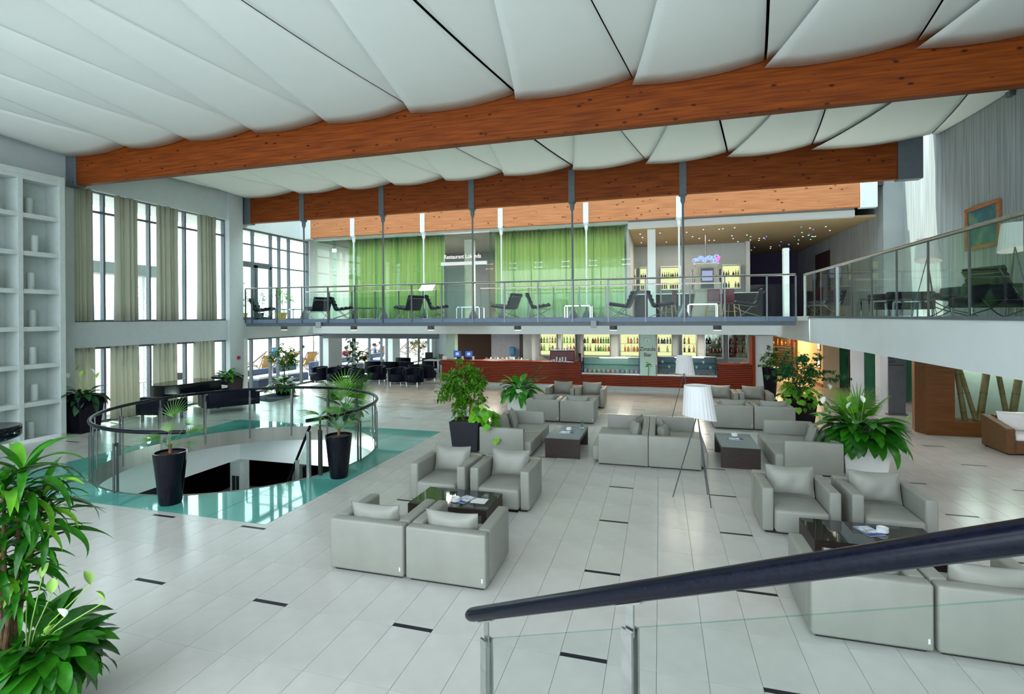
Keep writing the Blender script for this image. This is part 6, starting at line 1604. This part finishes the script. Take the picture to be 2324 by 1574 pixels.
rnd = random.Random(15); CHL = []
k = 0
for (px, py) in ((580, 815), (603, 828), (640, 812), (618, 800), (668, 800), (700, 815), (712, 805), (790, 800), (822, 810), (838, 800), (868, 812), (880, 806), (912, 812), (936, 800), (965, 806)):
    p = PZ(px, py + 22)
    if p.x > -19.5: p = PX(px, py, -20.3)
    src = dcb if k in (3,) else dcp
    o = src if (k == 0 or k == 3) else copy_tree(dcp)
    o.location = (p.x, p.y, -.02); o.rotation_euler = (0, 0, rnd.uniform(1.0, 2.2)); CHL.append(o); tag(o, 'blue canvas deck chair on the sunny terrace' if k == 3 else 'beige canvas deck chair on the sunny terrace', 'deck chair', None if k == 3 else 'beige deck chairs on the terrace'); k += 1
def parasol(label, x, y):
    e = empty('parasol', (x, y, -.02)); tag(e, label, 'parasol', 'cream parasols on the terrace')
    MB().cyl((0, 0, 0), (0, 0, 2.7), .03).build('pole', M_frameb, e); MB().lathe([(.3, 0), (.3, .06)], 12).build('base', M_grey, e)
    MB().lathe([(1.5, 2.15), (1.48, 2.28), (.7, 2.62), (.02, 2.78)], 8, caps=False).build('canopy', fabric('parasol_cloth', (.8, .8, .72), .3) if 'parasol_cloth' not in MATS else MATS['parasol_cloth'], e)
for (px, py) in ((630, 838), (712, 828), (795, 822)):
    p = PX(px, py - 5, -23.5); parasol('cream parasol with a wooden pole on the terrace', p.x, p.y)
# terrace sofas just outside the glazing
M_tblue = mat('terrace_navy', (.015, .03, .09), .5)
for k, y in enumerate((17.2, 19.2, 21.0, 23.6, 26.0, 29.5)):
    e = empty('terrace_sofa', (XL - 1.6, y, -.02), -PI / 2); tag(e, 'navy terrace sofa with a white cushion just outside the glazing', 'sofa', 'navy sofas outside the glazing')
    B('base', M_tblue, (-.75, .75, -.4, .45, 0, .34), e, bevel=.03); B('backrest', M_tblue, (-.75, .75, -.42, -.26, .341, .72), e, bevel=.03); B('cushion', M_paperwhite, (-.7, .7, -.25, .43, .341, .46), e, bevel=.04)
for k, (x, y) in enumerate(((-17.3, 11.5), (-17.6, 13.2), (-17.4, 14.9), (-18.4, 12.4))):
    o = copy_tree(dc); o.location = (x, y, -.02); o.rotation_euler = (0, 0, k * 1.7); o['group'] = 'dark chairs outside the tall windows'; o['label'] = 'dark terrace chair outside the tall windows'
for k, (x, y) in enumerate(((-18.1, 11.4), (-18.3, 14.1))):
    o = copy_tree(wt); o.location = (x, y, -.02); o['label'] = 'white topped table outside the tall windows'; o['group'] = 'tables outside the tall windows'
# truss mast and canopy outside the tall windows
e = empty('truss_mast', (-18.6, 14.75, -.02)); tag(e, 'white lattice truss mast outside the tall windows', 'truss')
for sx in (-.14, .14):
    for sy in (-.14, .14): MB().cyl((sx, sy, 0), (sx, sy, 4.6), .025, n=6).build('chord', M_steelwhite, e)
for q in range(11):
    z = .1 + .42 * q
    for (a, b_) in (((-.14, -.14), (.14, -.14)), ((.14, -.14), (.14, .14))):
        MB().cyl((*a, z), (*b_, z + .42 if z + .42 < 4.6 else 4.6), .012, n=5).build('brace', M_steelwhite, e); MB().cyl((*b_, z), (*a, z + .42 if z + .42 < 4.6 else 4.6), .012, n=5).build('brace', M_steelwhite, e)
B('canopy_beam', M_grey, (-.4, .4, -3.0, .6, 4.6, 5.0), e)
# people on the terrace
def person(label, loc, rz, pose, top_m, leg_m, sc=1.0):
    """one continuous skinned body; pose gives joint positions"""
    J = pose
    names = list(J.keys()); idx = {n_: i for i, n_ in enumerate(names)}
    ED = [('pelvis', 'waist'), ('waist', 'chest'), ('chest', 'neck'), ('neck', 'head'), ('head', 'crown'), ('chest', 'shl'), ('shl', 'ell'), ('ell', 'wrl'), ('wrl', 'hal'), ('chest', 'shr'), ('shr', 'elr'), ('elr', 'wrr'), ('wrr', 'har'),
          ('pelvis', 'hil'), ('hil', 'knl'), ('knl', 'anl'), ('anl', 'tol'), ('pelvis', 'hir'), ('hir', 'knr'), ('knr', 'anr'), ('anr', 'tor')]
    RD = dict(pelvis=.15, waist=.14, chest=.16, neck=.055, head=.095, crown=.08, shl=.075, shr=.075, ell=.045, elr=.045, wrl=.032, wrr=.032, hal=.038, har=.038, hil=.105, hir=.105, knl=.065, knr=.065, anl=.042, anr=.042, tol=.04, tor=.04)
    me = bpy.data.meshes.new('body'); me.from_pydata([J[n_] for n_ in names], [(idx[a], idx[b_]) for a, b_ in ED], [])
    root = empty('person', loc, rz); tag(root, label, 'person'); root.scale = (sc, sc, sc)
    o = bpy.data.objects.new('body', me); link(o, root)
    sk_ = o.modifiers.new('skin', 'SKIN'); sk_.use_smooth_shade = True
    for n_ in names:
        v = me.skin_vertices[0].data[idx[n_]]; v.radius = (RD[n_], RD[n_] * (.75 if n_ in ('chest', 'waist') else 1)); v.use_root = n_ == 'pelvis'
    sb = o.modifiers.new('sub', 'SUBSURF'); sb.levels = 1; sb.render_levels = 1
    dg = bpy.context.evaluated_depsgraph_get(); dg.update()
    me2 = bpy.data.meshes.new_from_object(o.evaluated_get(dg)); o.modifiers.clear(); o.data = me2
    me2.materials.clear(); sk_m = mat('skin_tone', (.50, .26, .17), .6) if 'skin_tone' not in MATS else MATS['skin_tone']
    for m_ in (sk_m, top_m, leg_m): me2.materials.append(m_)
    neck = Vector(J['neck']); hip = Vector(J['pelvis'])
    tors = [Vector(J[q]) for q in ('pelvis', 'waist', 'chest', 'shl', 'shr')]; legs_ = [(Vector(J['hil']), Vector(J['knl'])), (Vector(J['hir']), Vector(J['knr']))]
    def segd(p, a, b_):
        d = b_ - a; t = max(0, min(1, (p - a).dot(d) / max(1e-6, d.length_squared))); return (p - a - d * t).length
    for pl in me2.polygons:
        c = pl.center; dt = min(segd(c, tors[0], tors[2]) , segd(c, tors[2], tors[3]), segd(c, tors[2], tors[4])); dl = min(segd(c, *l) for l in legs_)
        dh = min((c - Vector(J['head'])).length, segd(c, neck, Vector(J['crown'])))
        pl.material_index = 0
        if dl < .13 and dl < dt + .02: pl.material_index = 2
        elif dt < .19 and dh > .10: pl.material_index = 1
        pl.use_smooth = True
    hd_ = Vector(J['head']); MB().ball((hd_.x, hd_.y - .015, hd_.z + .05), .125, 12, 7, 1, 1.05, .85).build('hair', mat('dark_hair', (.03, .02, .015), .7) if 'dark_hair' not in MATS else MATS['dark_hair'], root, smooth='all')
    return root
sit = dict(pelvis=(0, 0, .50), waist=(0, .0, .68), chest=(0, .03, .92), neck=(0, .05, 1.08), head=(0, .08, 1.20), crown=(0, .08, 1.30), shl=(-.19, .03, 1.00), ell=(-.25, .12, .74), wrl=(-.16, .36, .70), hal=(-.12, .43, .70), shr=(.19, .03, 1.00), elr=(.25, .12, .74), wrr=(.16, .36, .70), har=(.12, .43, .70),
           hil=(-.10, .04, .48), knl=(-.13, .46, .50), anl=(-.13, .48, .09), tol=(-.13, .63, .05), hir=(.10, .04, .48), knr=(.13, .46, .50), anr=(.13, .48, .09), tor=(.13, .63, .05))
lie = dict(pelvis=(0, 0, .42), waist=(0, -.14, .54), chest=(0, -.33, .74), neck=(0, -.46, .90), head=(0, -.52, 1.02), crown=(0, -.55, 1.12), shl=(-.19, -.38, .80), ell=(-.30, -.18, .62), wrl=(-.26, .06, .58), hal=(-.24, .14, .58), shr=(.19, -.38, .80), elr=(.30, -.18, .62), wrr=(.26, .06, .58), har=(.24, .14, .58),
           hil=(-.10, .05, .42), knl=(-.12, .42, .62), anl=(-.12, .72, .32), tol=(-.12, .86, .36), hir=(.10, .05, .42), knr=(.12, .44, .58), anr=(.12, .78, .30), tor=(.12, .92, .34))
mm1 = mat('shirt_maroon', (.16, .01, .05), .8); mm2 = mat('shirt_blue', (.08, .14, .35), .8); mm3 = mat('dark_trousers', (.02, .025, .05), .8); mm4 = mat('sunburnt_skin', (.52, .22, .16), .6)
for (px, py, rz, ps, a, b_, lab) in ((785, 855, -2.0, sit, mm1, mm3, 'seated person in a maroon shirt outside the terrace glazing'), (852, 850, 2.2, sit, mm2, mm3, 'seated person in a dark blue shirt outside the glazing, nearer the rubber plant'), (866, 850, 2.0, sit, mat('shirt_pale_blue', (.30, .48, .75), .8), mm3, 'seated person in a pale blue shirt outside the terrace glazing'),
                                     (650, 822, 1.9, lie, mm4, mm3, 'sunbather leaning back on the terrace below the parasols'), (865, 822, 1.9, lie, mat('shirt_red', (.55, .06, .05), .8), mm2, 'person in red reclining on the far terrace')):
    if ps is lie:
        ch = CHL[4 if px < 700 else 10]; person(lab, ch.location, ch.rotation_euler.z, ps, a, b_)
    else:
        q = PX(px, py, {785: -17.95, 852: -17.95, 866: -18.9}[px]); person(lab, (q.x, q.y, -.02), rz, ps, a, b_)
